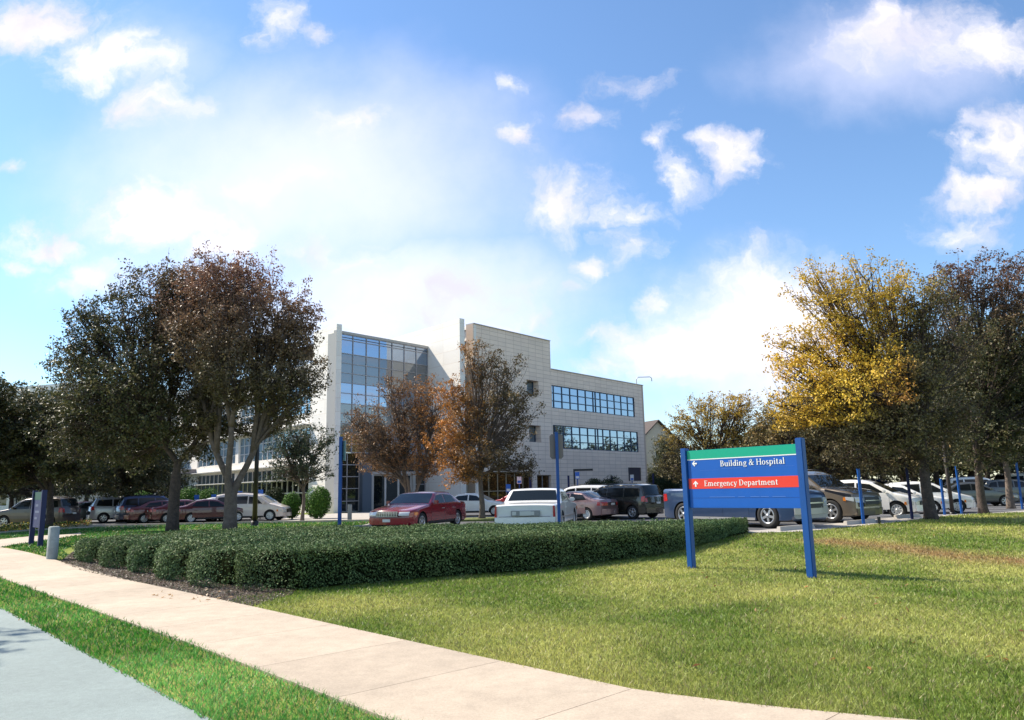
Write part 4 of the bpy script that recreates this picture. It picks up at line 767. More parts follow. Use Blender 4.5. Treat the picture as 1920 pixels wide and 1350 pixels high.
for k, (px, py, rpx, Y, pal, lab) in enumerate(((548, 938, 16, 50, BR, 'bright green round shrub left of the small grey-green tree'), (594, 934, 24, 50, BR, 'largest bright green round shrub, against the hospital corner'), (513, 930, 17, 54, DG, 'dull green round shrub right above the white minivan'), (352, 934, 22, 56, BR, 'round green shrub left of the forked pale trunk'), (392, 936, 22, 56, BR, 'round green shrub just right of the dark oak trunk'), (455, 938, 16, 57, DG, 'dark round shrub hidden behind the white minivan'), (265, 942, 22, 60, BR, 'green shrub behind the blue wagon'), (210, 944, 14, 60, BR, 'small green shrub behind the silver minivan'),
        (1117, 918, 22, 66, DG, 'dark clipped shrub against the hospital wall, left of the minivan roof'), (1150, 914, 24, 70, DG, 'dark clipped shrub behind the dark minivan'), (1240, 912, 26, 84, DG, 'dark clipped shrub at the right corner of the hospital'), (1268, 912, 20, 84, DG, 'dark clipped shrub behind the pickup, beside the sign post'))):
    q = GX(px, Y); r = rpx * Y / FPX; zt = P(px, py - rpx, Y).z; leafball('round_shrub', lab, q, (r, r, max(.5, zt / 2)), 9000, .1, pal, 'round shrubs round the hospital', seed=60 + k)
fb = GX(70, 33.4)
rd = np.random.RandomState(77); ffp = [tuple(G(px, py)[:2]) for px, py in ((-40, 1003), (60, 995), (172, 988), (168, 975), (60, 980), (-40, 986))]
xs_ = [p[0] for p in ffp]; ys_ = [p[1] for p in ffp]; x = rd.uniform(min(xs_), max(xs_), 60000); y = rd.uniform(min(ys_), max(ys_), 60000); k = inpoly(x, y, ffp); x, y = x[k], y[k]; n = len(x); n = min(n, 14000); x, y = x[:n], y[:n]
z = Hn(y) + rd.uniform(.02, .3, n) * (.5 + fbm(x, y, 1.2)); cc = np.where(rd.rand(n)[:, None] < .28, np.where((fbm(x, y, .8) > .5)[:, None], np.array([.55, .16, .05]), np.array([.5, .38, .06])), np.array([.06, .11, .03])) * rd.uniform(.6, 1.3, n)[:, None]
V, F = quads(np.stack([x, y, z], 1), unit(rd.normal(size=(n, 3)) + [0, 0, 1]), rd.uniform(.05, .11, n), .7, rd); tag(link('flower_bed', npmesh('flower_bed', V, F, cc), GRASS), 'bed of orange and yellow flowers in front of the tan wagon', 'flowers', kind='stuff')
# ------------------------------------------------------------------ directional sign with serif lettering
def arc(mb, cx, cy, rx, ry, a0, a1, tx, ty, z, n=18):
    """ring sector with stress: thick at the sides, thin at top and bottom"""
    vo = []; vi = []
    for i in range(n + 1):
        a = R(a0 + (a1 - a0) * i / n); vo.append((cx + rx * math.cos(a), cy + ry * math.sin(a))); vi.append((cx + (rx - tx) * math.cos(a), cy + (ry - ty) * math.sin(a)))
    for i in range(n): mb.add([(*vo[i], 0), (*vo[i + 1], 0), (*vi[i + 1], 0), (*vi[i], 0), (*vo[i], z), (*vo[i + 1], z), (*vi[i + 1], z), (*vi[i], z)], [(4, 5, 6, 7), (0, 1, 5, 4), (2, 3, 7, 6), (3, 0, 4, 7), (1, 2, 6, 5)])
def glyph(mb, ch, x, zz):
    st = .135; th = .055; k = [zz]
    def z(): k[0] += .0002 / SC; return k[0]
    def rect(a, b, c, d): mb.prism([(x + a, b), (x + c, b), (x + c, d), (x + a, d)], 0, z())
    def stem(cx, y0, y1, lo=1, hi=1):
        rect(cx - st / 2, y0, cx + st / 2, y1)
        if lo: rect(cx - st / 2 - .075, y0, cx + st / 2 + .075, y0 + .045)
        if hi == 1: rect(cx - st / 2 - .075, y1 - .045, cx + st / 2 + .07, y1)
        if hi == 2: mb.prism([(x + cx - st / 2 - .1, y1 - .09), (x + cx + .01, y1 - .06), (x + cx + .01, y1 + .005)], 0, z())
    def ring(cx, cy, rx, ry, a0=0, a1=360, tx=st, ty=th): arc(mb, x + cx, cy, rx, ry, a0, a1, tx, ty, z())
    def line(x0, y0, x1, y1, w_):
        d = Vector((x1 - x0, y1 - y0)).normalized() * w_ / 2; mb.prism([(x + x0 + d.y, y0 - d.x), (x + x1 + d.y, y1 - d.x), (x + x1 - d.y, y1 + d.x), (x + x0 - d.y, y0 + d.x)], 0, z())
    if ch == 'B': stem(.15, 0, 1, 1, 1); rect(.2, 0, .36, .05); rect(.2, .50, .36, .55); rect(.2, .95, .33, 1); ring(.32, .765, .24, .235, -90, 90); ring(.35, .275, .28, .275, -90, 90); return .68
    if ch == 'D': stem(.15, 0, 1); rect(.2, 0, .36, .05); rect(.2, .95, .36, 1); ring(.34, .5, .42, .5, -90, 90); return .83
    if ch == 'E': stem(.15, 0, 1); rect(.2, 0, .58, .05); rect(.2, .95, .55, 1); rect(.2, .50, .44, .55); rect(.54, 0, .59, .2); rect(.51, .82, .56, 1); rect(.41, .42, .46, .63); return .65
    if ch == 'H': stem(.15, 0, 1); stem(.68, 0, 1); rect(.2, .49, .64, .55); return .84
    if ch == 'u': stem(.13, .16, .66, 0, 2); ring(.315, .2, .25, .215, 180, 330); stem(.50, 0, .66, 0, 2); rect(.5, 0, .62, .045); return .66
    if ch == 'i': stem(.15, 0, .66, 1, 2); ring(.14, .86, .08, .08, 0, 360, .078, .078); return .31
    if ch == 'l': stem(.15, 0, 1.02, 1, 2); return .31
    if ch == 'd': ring(.28, .32, .25, .335); stem(.49, 0, 1.02, 0, 2); rect(.5, 0, .61, .045); return .64
    if ch == 'n': stem(.14, 0, .66, 1, 2); ring(.33, .44, .24, .22, 20, 150, .12, .09); stem(.5, 0, .46, 1, 0); return .68
    if ch == 'm': stem(.14, 0, .66, 1, 2); ring(.32, .44, .23, .22, 20, 150, .12, .09); stem(.49, 0, .46, 1, 0); ring(.67, .44, .23, .22, 20, 150, .12, .09); stem(.84, 0, .46, 1, 0); return 1.02
    if ch == 'g': ring(.28, .43, .22, .23); ring(.28, -.10, .27, .16, 0, 360, .08, .05); line(.14, .24, .14, .06, .06); line(.12, .07, .45, .03, .08); line(.42, .58, .56, .62, .06); return .58
    if ch == 'o': ring(.29, .32, .27, .345); return .59
    if ch == 'c': ring(.29, .32, .26, .345, 45, 320, st, .065); return .53
    if ch == 'e': ring(.29, .32, .26, .345, 0, 320, st * .95, .065); rect(.1, .33, .53, .38); return .56
    if ch == 's': ring(.22, .48, .18, .185, 30, 262, .11, .07); ring(.23, .175, .2, .19, -152, 85, .11, .07); line(.1, .42, .36, .26, .12); return .47
    if ch == 'p': stem(.14, -.28, .66, 1, 2); ring(.35, .32, .26, .345, -140, 140); return .66
    if ch == 't': stem(.17, .08, .84, 0, 0); rect(.03, .60, .36, .655); ring(.29, .12, .19, .13, 180, 300, .13, .06); return .4
    if ch == 'a': ring(.25, .46, .2, .2, 0, 160, .13, .07); stem(.39, .03, .46, 0, 0); ring(.24, .18, .21, .19, 0, 360, .12, .055); rect(.4, 0, .53, .045); return .55
    if ch == 'r': stem(.14, 0, .66, 1, 2); ring(.33, .46, .2, .2, 40, 150, .1, .1); return .46
    if ch == 'y': line(.1, .64, .32, .02, .13); line(.52, .64, .25, -.2, .06); rect(.0, .61, .24, .655); rect(.4, .61, .6, .655); ring(.17, -.18, .09, .09, 0, 360, .085, .085); return .6
    if ch == '&': ring(.36, .78, .19, .22, 0, 360, .1, .06); ring(.29, .25, .27, .26, 60, 360, .13, .06); line(.2, .68, .66, .02, .13); line(.54, .28, .72, .5, .06); rect(.58, .48, .82, .53); rect(.58, 0, .8, .05); return .86
    return .3
def text(name, s, x0, x1, base, cap, m_, parent, y):
    global SC
    SC = cap; mb = MB(); x = 0
    for ch in s: x += glyph(mb, ch, x, .003 / cap) + (.035 if ch != ' ' else 0)
    sx_ = (x1 - x0) / x; mb.v = [(x0 + a * sx_, y - c, base + b * cap) for a, b, c in [(p[0], p[1], p[2] * cap) for p in mb.v]]
    return mb.build(name, m_, parent)
pL = Vector((3.45, 15.21)); pR = Vector((5.06, 13.28)); Ls = (pR - pL).length; an = math.atan2(pR.y - pL.y, pR.x - pL.x)
sg = empty('directional_sign', (pL.x, pL.y, 0), an); tag(sg, 'large blue hospital direction sign with green band and red Emergency Department strip', 'sign')
SGREEN = mat('sign_green', (.0, .36, .22), .35); SRED = mat('sign_red', (.78, .045, .022), .35); SWHITE = mat('sign_white', (.85, .85, .83), .4); SBLUE = mat('sign_blue', (.001, .095, .44), .42, noise=[(2, .05, 3)]); FAINT = mat('faint_blue', (.10, .22, .55), .4)
zl = P(1281, 841, 15.21).z; zr = P(1500, 821, 13.28).z
for x, zt in ((0, zl), (Ls, zr)): MB().box(x - .065, -.065, -.3 + H(14), x + .065, .065, zt).build('post', BLUE, sg, bevel=.012)
Zt, Zb = 2.29, 1.165; Hp = Zt - Zb; X0, X1 = .068, Ls - .068; Wp = X1 - X0
zz = lambda f: Zt - f * Hp; xx = lambda f: X0 + f * Wp
pan = MB().box(X0, -.02, Zb, X1, .03, Zt).build('panel', SBLUE, sg, bevel=.004)
MB().box(X0 + .002, -.0235, zz(.155), X1 - .002, -.019, Zt - .002).build('green_band', SGREEN, pan)
MB().box(X0 + .002, -.0238, zz(.172), X1 - .002, -.019, zz(.156)).build('white_line', SWHITE, pan)
MB().box(X0 + .004, -.0235, zz(.672), X1 - .004, -.019, zz(.495)).build('red_band', SRED, pan)
text('lettering', 'Building & Hospital', xx(.325), xx(.90), zz(.300), .098 * Hp, SWHITE, pan, -.0236)
text('lettering', 'Emergency Department', xx(.158), xx(.83), zz(.628), .095 * Hp, SWHITE, pan, -.0236)
def arrow(cx, cz, s, rot, m_, y):
    mb = MB(); pts = [(-.5, 0), (0, .5), (.12, .36), (-.12, .13), (.5, .13), (.5, -.13), (-.12, -.13), (.12, -.36), (0, -.5)]
    c_, s_ = math.cos(rot), math.sin(rot); q = [(a * c_ - b * s_, a * s_ + b * c_) for a, b in pts]
    fr = [(cx + a * s, y, cz + b * s) for a, b in q]; bk = [(a, y + .004, b) for a, _, b in fr]; n = 9
    mb.add(fr + bk, [tuple(range(n)), tuple(reversed(range(n, 2 * n)))] + [(i, (i + 1) % n, n + (i + 1) % n, n + i) for i in range(n)]); return mb.build('arrow', m_, pan)
arrow(xx(.072), zz(.232), .115, 0, SWHITE, -.0272); arrow(xx(.072), zz(.585), .12, -math.pi / 2, SWHITE, -.0272)
mb = MB(); mb.box(xx(.33), -.0222, zz(.3395), xx(.52), -.019, zz(.336)); mb.box(xx(.62), -.0222, zz(.338), xx(.97), -.019, zz(.336)); mb.box(xx(.12), -.0222, zz(.358), xx(.3), -.019, zz(.356))
for a, b in ((.20, .44), (.47, .53), (.58, .66), (.67, .74), (.77, .88)): mb.box(xx(a), -.0222, zz(.818), xx(b), -.019, zz(.811))
mb.build('worn_line', FAINT, pan)
MB().box(X0, -.0212, zz(.832), X1, -.0195, zz(.829)).build('panel_seam', NAVY, pan)

for x in (0, Ls):
    for z in (Zb + .12, Zb + .52, Zt - .12): MB().lathe([(0, .006), (.013, .004), (.014, 0)], 10, c=(x, -.066, z), axis='Y').build('bolt', mat('bolt_zinc', (.3, .33, .4), .4, metal=.6), sg)
# left sign, seen almost edge-on; tree shade painted into its dark colours
q0 = G(58, 1021); q1 = G(75, 1024.5); Lq = math.dist(q0[:2], q1[:2]); s2 = empty('directional_sign', (q0.x, q0.y, 0), math.atan2(q1.y - q0.y, q1.x - q0.x))
tag(s2, 'narrow direction sign beside the tan wagon, tree shade painted into its dark blue', 'sign'); Hq = P(65, 921, q0.y).z
for x in (0, Lq): MB().box(x - .07, -.07, -.2, x + .07, .07, Hq + .02).build('post', NAVY, s2, bevel=.01)
pan2 = MB().box(.072, -.02, .75, Lq - .072, .02, Hq - .03).build('panel', mat('shade_navy', (.004, .012, .085), .6), s2)
MB().box(.076, -.0235, Hq - .28, Lq - .076, -.019, Hq - .035).build('green_band', mat('shade_green', (.01, .07, .045), .6), pan2)
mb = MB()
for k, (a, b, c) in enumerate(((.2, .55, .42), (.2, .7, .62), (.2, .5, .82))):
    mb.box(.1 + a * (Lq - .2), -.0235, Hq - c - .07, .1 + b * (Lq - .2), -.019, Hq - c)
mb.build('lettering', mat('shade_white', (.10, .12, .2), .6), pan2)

# bollards, posts, small signs
q = G(97, 1049); o = MB().lathe([(0, 1.12), (.09, 1.12), (.115, 1.09), (.115, .02), (.12, 0), (.12, -.1), (0, -.1)], 20, axis='Z').build('bollard', mat('weathered_concrete', (.30, .33, .31), .8, noise=[(4, .2, 5), (50, .1, 2)], bump=(60, .4, .01)), loc=(q.x, q.y, H(q.y))); zt = P(98, 987, q.y).z; o.scale = (1.1, 1.1, (zt - H(q.y)) / 1.12)
tag(o, 'short weathered grey cylindrical bollard on the grass by the sidewalk', 'bollard')
q = GX(586, 45); o = MB().lathe([(0, .95), (.11, .95), (.13, .9), (.13, -.1), (0, -.1)], 14, axis='Z').build('bollard', CONC2, loc=(q.x + 2.2, q.y, H(q.y))); tag(o, 'small pale bollard light in front of the glass entrance corner', 'bollard')
def post_sign(name, px, ptop, Y, wd, m_, label, panel=None, group='blue posts in the car park', cat='post'):
    q = GX(px, Y); zt = P(px, ptop, Y).z; r = empty(name, (q.x, q.y, q.z)); tag(r, label, cat, group); hgt = zt - q.z
    MB().box(-wd / 2, -wd / 2, -.15, wd / 2, wd / 2, hgt).build('pole', m_, r, bevel=wd * .1)
    MB().box(-wd / 2 - .006, -wd / 2 - .006, hgt, wd / 2 + .006, wd / 2 + .006, hgt + .02).build('cap', m_, r)
    if panel:
        w_, h_, z0, rz, pm, yo = panel; p_ = MB(); n = 4; c_ = .06
        poly = [(-w_ / 2 + c_, 0), (w_ / 2 - c_, 0), (w_ / 2, c_), (w_ / 2, h_ - c_), (w_ / 2 - c_, h_), (-w_ / 2 + c_, h_), (-w_ / 2, h_ - c_), (-w_ / 2, c_)]; k = len(poly)
        p_.add([(a, yo, b) for a, b in poly] + [(a, yo + .02, b) for a, b in poly], [tuple(range(k)), tuple(reversed(range(k, 2 * k)))] + [(i, (i + 1) % k, k + (i + 1) % k, k + i) for i in range(k)])
        po_ = p_.build('sign_panel', pm, r, (0, 0, hgt + z0), rz)
        bm_ = MB()
        for zq in (.25, .75): bm_.box(-.02, min(yo, 0) + .001 if yo < 0 else .02, h_ * zq, .02, max(yo, 0) if yo > 0 else -.02, h_ * zq + .03)
        bm_.build('bracket', BLACKP, r, (0, 0, hgt + z0), rz)
    return r
BACK = mat('sign_back_brown', (.20, .165, .15), .6); SILV = mat('sign_aluminium', (.55, .58, .58), .4, metal=.4)
r = post_sign('sign_post', 637, 820, 30, .13, BLUE, 'blue square post carrying a grey panel seen on edge, left of the red sedan', (.62, .78, -.93, R(-62), mat('panel_teal', (.10, .19, .20), .4), .09))
MB().box(-.325, .112, -.01, .325, .12, .79).build('panel_rim', SILV, r, (0, 0, P(637, 820, 30).z - H(30) - .93), R(-62))
post_sign('sign_post', 1048, 811, 21.9, .09, BLUE, 'blue square post with brown-backed sign, in front of the white coupe', (.40, .72, -.76, R(8), BACK, .06))
for k, (px, pt, Y, lab) in enumerate(((1617, 880, 25.6, 'blue post on the lawn edge, nearest right of the big sign'), (1709, 873, 28.2, 'blue post between the tan and the white cars, left of the oak trunk'), (1771, 898, 33.5, 'thin blue post just right of the big oak trunk'), (1803, 874, 34.5, 'leaning blue post right of the slim dark trunk'), (1918, 868, 40, 'blue post at the right edge of the view'))):
    post_sign('blue_post', px, pt, Y, .085, BLUE if k != 1 else NAVY, lab)
q = G(1649, 983); o = MB().box(-.04, -.04, -.1, .04, .04, .24).build('stake', BLACKP, loc=(q.x, q.y, H(q.y)), bevel=.01); tag(o, 'short dark stake at the lawn edge right of the blue post', 'stake')
q = GX(1786, 35); o = empty('lamp_post', q); tag(o, 'slim dark brown pole between the big oak trunk and the leaning blue post', 'pole')
MB().tube([(0, 0, 0), (-.05, 0, 3.6)], [.09, .07], 10).build('pole', mat('dark_pole', (.05, .04, .035), .7), o); MB().lathe([(0, .12), (.14, .1), (.16, -.05), (0, -.05)], 12, axis='Z').build('base', BLACKP, o)
# tall black lamp post in the trees
q = GX(478, 40); zt = P(482, 742, 40).z; o = empty('lamp_post', q); tag(o, 'tall black lamp post rising into the three-forked tree behind the white minivan', 'street lamp')
MB().tube([(0, 0, -.1), (0, 0, zt - q.z)], [.13, .09], 10).build('pole', BLACKP, o); MB().lathe([(0, .3), (.2, .28), (.2, 0), (.2, -.05), (0, -.05)], 12, axis='Z').build('base', BLACKP, o)
MB().box(-.35, -.18, 0, .35, .18, .16).build('lamp_head', BLACKP, o, (0, 0, zt - q.z), bevel=.03)
# accessible-parking signs
BLUE2 = mat('access_blue', (.03, .14, .55), .4)
for k, (px, pt, Y, lab) in enumerate(((303, 930, 54, 'small parking sign on a white post left of the dark oak trunk'), (368, 928, 53, 'small parking sign between the two round shrubs'), (400, 927, 53, 'small parking sign left of the three-forked trunk'), (449, 921, 53, 'small parking sign right behind the three-forked trunk'), (488, 918, 53, 'small parking sign just right of the black lamp post'), (954, 908, 55, 'small parking sign above the small red car'), (1085, 885, 60, 'blue parking sign under the black lamp arm by the hospital wall'), (975, 893, 57, 'small white parking sign on a blue post left of the white coupe roof'), (1122, 905, 66, 'tiny parking sign in front of the dark clipped shrubs'), (1188, 890, 72, 'small pale sign in front of the brown wall louvre'))):
    q = GX(px, Y); zt = P(px, pt, Y).z; r = empty('parking_sign', q); tag(r, lab, 'sign', 'small parking signs on posts'); h_ = zt - q.z
    pc = WHITEP if k < 5 else BLUE
    MB().box(-.04, -.03, -.1, .04, .03, h_).build('pole', pc, r)
    sp = MB().box(-.17, -.06, h_ - .55, .17, -.035, h_).build('sign_plate', BLUE2 if k not in (7, 9) else WHITEP, r)
    MB().box(-.13, -.064, h_ - .5, .13, -.0601, h_ - .32).build('sticker', WHITEP if k not in (7, 9) else BLUE2, sp)
for k, (px, pt, Y) in enumerate(((996, 893, 58), (1068, 892, 62), (1150, 893, 70), (1228, 888, 78))):
    post_sign('blue_post', px, pt, Y, .16 if k else .2, NAVY, ('dark blue post under the rust-brown elm crown', 'dark blue post right of the white coupe roof', 'dark blue post behind the dark minivan', 'dark blue post right of the hospital corner')[k])
q = GX(1083, 60); zt = P(1083, 883, 60).z; r = empty('lamp_post', (q.x - .12, q.y + .5, q.z)); tag(r, 'short black lamp post with one straight arm by the hospital wall', 'street lamp')
MB().box(-.06, -.06, -.1, .06, .06, zt - q.z).build('pole', BLACKP, r); MB().box(-.06, -.12, 0, 1.5, .12, .16).build('lamp_head', BLACKP, r, (0, 0, zt - q.z + .005))

# ------------------------------------------------------------------ cars
RUB = mat('tyre_rubber', (.018, .017, .016), .85); RIMM = mat('alloy_rim', (.55, .55, .54), .3, metal=.75); HUB = mat('hub_dark', (.03, .03, .03), .6)
CGL = mat('car_glass', (.012, .015, .016), .06, spec=.4); CHR = mat('chrome', (.55, .55, .55), .3, metal=.95); HLT = mat('headlight_glass', (.62, .62, .60), .12, spec=.8, coat=1)
TLT = mat('tail_lamp', (.42, .012, .012), .22, coat=.8); AMB = mat('amber_lamp', (.8, .22, .02), .25, coat=.6); PLASTIC = mat('black_plastic', (.02, .02, .022), .55); PLATE = mat('number_plate', (.6, .6, .55), .5)
def paint(name, c, metal=.0, rough=.28): return mat(name, c, rough, metal=metal, coat=.9, spec=.5, noise=[(1.3, .05, 3)])
SPEC = {
 'luxury': dict(L=5.0, W=1.88, H=1.39, belt=.93, prof=[(2.5, .66), (2.42, .75), (1.3, .90), (.98, .94), (.28, 1.33), (0, 1.385), (-.8, 1.385), (-1.05, 1.35), (-1.62, 1.05), (-1.8, 1.01), (-2.4, .97), (-2.5, .85)], ws=(.92, .30), rw=(-1.1, -1.58), sw=[[(.66, .96), (-.28, .97), (-.28, 1.30), (.22, 1.26)], [(-.36, .97), (-1.25, 1.0), (-1.08, 1.24), (-.36, 1.30)]], doors=[(.85, -.32), (-.34, -1.25)], wx=(1.55, -1.42), r=.325, tum=.21),
 'coupe': dict(L=5.6, W=1.95, H=1.40, belt=.95, prof=[(2.8, .78), (2.72, .86), (1.0, .97), (.85, .98), (.3, 1.34), (.05, 1.40), (-.75, 1.41), (-.92, 1.375), (-1.32, 1.02), (-1.45, .985), (-2.65, .94), (-2.8, .90)], ws=(.8, .32), rw=(-.95, -1.3), sw=[[(.5, .99), (-.55, 1.0), (-.55, 1.31), (.2, 1.27)], [(-.62, 1.0), (-1.1, 1.0), (-.9, 1.28), (-.62, 1.31)]], doors=[(.75, -.6)], wx=(1.75, -1.3), r=.335, tum=.15, bow=.10, box=1),
 'sedan': dict(L=4.65, W=1.80, H=1.43, belt=.93, prof=[(2.32, .62), (2.22, .71), (1.5, .86), (1.05, .94), (.3, 1.34), (0, 1.42), (-.5, 1.43), (-1.0, 1.37), (-1.6, 1.09), (-1.75, 1.05), (-2.22, 1.0), (-2.32, .86)], ws=(1.0, .32), rw=(-1.05, -1.57), sw=[[(.72, .96), (-.25, .97), (-.25, 1.33), (.22, 1.27)], [(-.33, .97), (-1.3, 1.02), (-1.02, 1.27), (-.33, 1.33)]], doors=[(.85, -.29), (-.31, -1.25)], wx=(1.42, -1.3), r=.31, tum=.24),
 'minivan': dict(L=4.95, W=1.95, H=1.75, belt=1.05, prof=[(2.47, .72), (2.36, .84), (1.75, 1.02), (1.5, 1.08), (.75, 1.58), (.45, 1.68), (-.4, 1.75), (-1.6, 1.73), (-2.05, 1.67), (-2.32, 1.14), (-2.42, 1.08), (-2.47, .8)], ws=(1.42, .78), rw=(-2.07, -2.30), sw=[[(1.0, 1.08), (.12, 1.09), (.12, 1.55), (.55, 1.50)], [(.04, 1.09), (-.95, 1.10), (-.95, 1.56), (.04, 1.57)], [(-1.03, 1.10), (-2.05, 1.14), (-1.88, 1.52), (-1.03, 1.56)]], doors=[(1.1, .08), (.06, -1.0)], wx=(1.5, -1.5), r=.335, tum=.17),
 'suv': dict(L=4.75, W=1.87, H=1.76, belt=1.08, prof=[(2.37, .70), (2.33, .85), (2.22, .96), (1.5, 1.07), (1.15, 1.12), (.55, 1.58), (.25, 1.69), (-.5, 1.76), (-1.7, 1.73), (-2.0, 1.66), (-2.25, 1.18), (-2.33, 1.1), (-2.37, .75)], ws=(1.1, .58), rw=(-2.02, -2.23), sw=[[(.85, 1.11), (-.1, 1.12), (-.1, 1.60), (.38, 1.54)], [(-.18, 1.12), (-1.1, 1.13), (-1.1, 1.60), (-.18, 1.61)], [(-1.18, 1.13), (-2.0, 1.18), (-1.85, 1.54), (-1.18, 1.60)]], doors=[(.95, -.13), (-.15, -1.1)], wx=(1.42, -1.4), r=.365, tum=.17),
 'bigsuv': dict(L=5.1, W=2.0, H=1.88, belt=1.16, prof=[(2.55, .74), (2.52, .90), (2.44, 1.01), (2.25, 1.08), (1.5, 1.18), (1.2, 1.22), (.6, 1.68), (.3, 1.80), (-.5, 1.87), (-1.9, 1.84), (-2.2, 1.78), (-2.42, 1.25), (-2.5, 1.15), (-2.55, .8)], ws=(1.15, .62), rw=(-2.22, -2.41), sw=[[(.9, 1.19), (-.05, 1.20), (-.05, 1.72), (.42, 1.66)], [(-.13, 1.20), (-1.1, 1.21), (-1.1, 1.72), (-.13, 1.73)], [(-1.18, 1.21), (-2.1, 1.24), (-2.0, 1.66), (-1.18, 1.72)]], doors=[(1.0, -.08), (-.1, -1.1)], wx=(1.5, -1.5), r=.40, tum=.15),
 'wagon': dict(L=4.35, W=1.76, H=1.55, belt=.98, prof=[(2.17, .66), (2.08, .78), (1.6, .92), (1.3, .99), (.5, 1.42), (.2, 1.51), (-.4, 1.55), (-1.4, 1.51), (-1.75, 1.43), (-2.05, 1.05), (-2.13, .98), (-2.17, .72)], ws=(1.24, .52), rw=(-1.77, -2.02), sw=[[(.95, 1.01), (-.1, 1.02), (-.1, 1.42), (.4, 1.36)], [(-.18, 1.02), (-1.05, 1.03), (-1.05, 1.41), (-.18, 1.43)], [(-1.13, 1.03), (-1.72, 1.08), (-1.5, 1.36), (-1.13, 1.40)]], doors=[(1.1, -.13), (-.15, -1.05)], wx=(1.35, -1.28), r=.325, tum=.2),
 'pickup': dict(L=5.85, W=2.02, H=1.90, belt=1.27, prof=[(2.92, .80), (2.90, .98), (2.84, 1.08), (2.68, 1.15), (1.7, 1.26), (1.4, 1.29), (.8, 1.76), (.55, 1.86), (-.1, 1.90), (-.62, 1.87), (-.74, 1.8), (-.9, 1.31), (-.98, 1.29), (-2.86, 1.29), (-2.92, 1.27)], ws=(1.36, .82), rw=(-.75, -.88), sw=[[(1.05, 1.30), (.12, 1.31), (.12, 1.75), (.62, 1.70)], [(.04, 1.31), (-.62, 1.31), (-.6, 1.70), (.04, 1.76)]], doors=[(1.15, .08), (.06, -.72)], wx=(1.85, -1.75), r=.40, tum=.16),
}
def pinterp(p, x): xs_ = [a[0] for a in reversed(p)]; zs_ = [a[1] for a in reversed(p)]; return float(np.interp(x, xs_, zs_))
class Car:
    def __init__(s, kind):
        s.__dict__.update(SPEC[kind]); s.kind = kind; s.bow = SPEC[kind].get('bow', .22); s.boxy = SPEC[kind].get('box', 0)
    def zt(s, x): return pinterp(s.prof, max(-s.L / 2, min(s.L / 2, x)))
    def w(s, x, z):
        e = max(0, (abs(x) - s.L / 2 + .7) / .7); pl = 1 - (.02 if s.boxy else (.13 if x > 0 else .08)) * e * e
        if z <= s.belt: k = z / s.belt; f = 1 - .045 * ((k - .62) / .62) ** 2
        else: f = (1 - .045 * (.38 / .62) ** 2) - s.tum * ((z - s.belt) / (s.H - s.belt)) ** 1.15
        return s.W / 2 * pl * f
    def warp(s, v):
        x, y, z = v; e = max(0, min(1, (abs(x) - s.L * .26) / (s.L * .24))); return (x - math.copysign(s.bow * (y / (s.W / 2)) ** 2 * e * e, x), y, z)
    def body(s):
        xs_ = sorted(set([round(v_, 3) for v_ in np.linspace(-s.L / 2, s.L / 2, 62)] + [a[0] for a in s.prof])); mb = MB(); vs = []; secs = 0
        for x in xs_:
            t = s.zt(x); e = max(0, (abs(x) - s.L / 2 + .25) / .25); zb = .21 + .09 * e * e; lv = [zb + .05]; n = 9
            for i in range(1, n + 1): lv.append(zb + .05 + (t - .05 - zb - .05) * i / n)
            h = [(s.w(x, zb) - .07, zb)] + [(s.w(x, z), z) for z in lv]; wt = s.w(x, t); h += [(wt - .02, t - .018), (wt - .06, t - .003), (wt * .6, t + .012), (wt * .25, t + .02)]
            half = h; full = [(y, z) for y, z in half] + [(-y, z) for y, z in reversed(half)]; secs = len(full); vs += [s.warp((x, y, z)) for y, z in full]
        fs = []
        for i in range(len(xs_) - 1):
            for k in range(secs): fs.append((i * secs + k, i * secs + (k + 1) % secs, (i + 1) * secs + (k + 1) % secs, (i + 1) * secs + k))
        fs += [tuple(range(secs - 1, -1, -1)), tuple(range((len(xs_) - 1) * secs, len(xs_) * secs))]
        mb.add(vs, fs, 0, True); me_ = mb.mesh('body')
        bo = bpy.data.objects.new('tmp', me_); col.objects.link(bo)
        cb = MB(); R_ = s.r + .05
        for wx in s.wx:
            for sg_ in (-1, 1):
                y0, y1 = sorted((sg_ * (s.W / 2 - .30), sg_ * (s.W / 2 + .2))); n = 28; cir = [(wx + R_ * math.cos(2 * math.pi * k / n), s.r + R_ * math.sin(2 * math.pi * k / n)) for k in range(n)]
                cb.add([(a, y0, b) for a, b in cir] + [(a, y1, b) for a, b in cir], [tuple(range(n)), tuple(reversed(range(n, 2 * n)))] + [(i, (i + 1) % n, n + (i + 1) % n, n + i) for i in range(n)])
        if s.kind == 'pickup': cb.box(-2.82, -.82, .72, -1.06, .82, 1.6)
        co = bpy.data.objects.new('tmp2', cb.mesh('cut')); col.objects.link(co)
        md = bo.modifiers.new('b', 'BOOLEAN'); md.operation = 'DIFFERENCE'; md.solver = 'EXACT'; md.object = co
        bpy.context.view_layer.update(); dg = bpy.context.evaluated_depsgraph_get(); res = bpy.data.meshes.new_from_object(bo.evaluated_get(dg))
        bpy.data.objects.remove(bo); bpy.data.objects.remove(co); res.materials.clear()
        for p in res.polygons:
            c = p.center; dk = False
            for wx in s.wx:
                if math.hypot(c.x - wx, c.z - s.r) < R_ + .004 and abs(c.y) < s.W / 2 - .01 and (abs(p.normal.y) > .95 and abs(abs(c.y) - (s.W / 2 - .30)) < .02 or abs(math.hypot(c.x - wx, c.z - s.r) - R_) < .012 and abs(p.normal.y) < .3): dk = True
            if c.z < .26 and p.normal.z < -.5: dk = True
            p.material_index = 1 if dk else 0; p.use_smooth = True
        res.set_sharp_from_angle(angle=R(38)); res.name = 'body'; return res
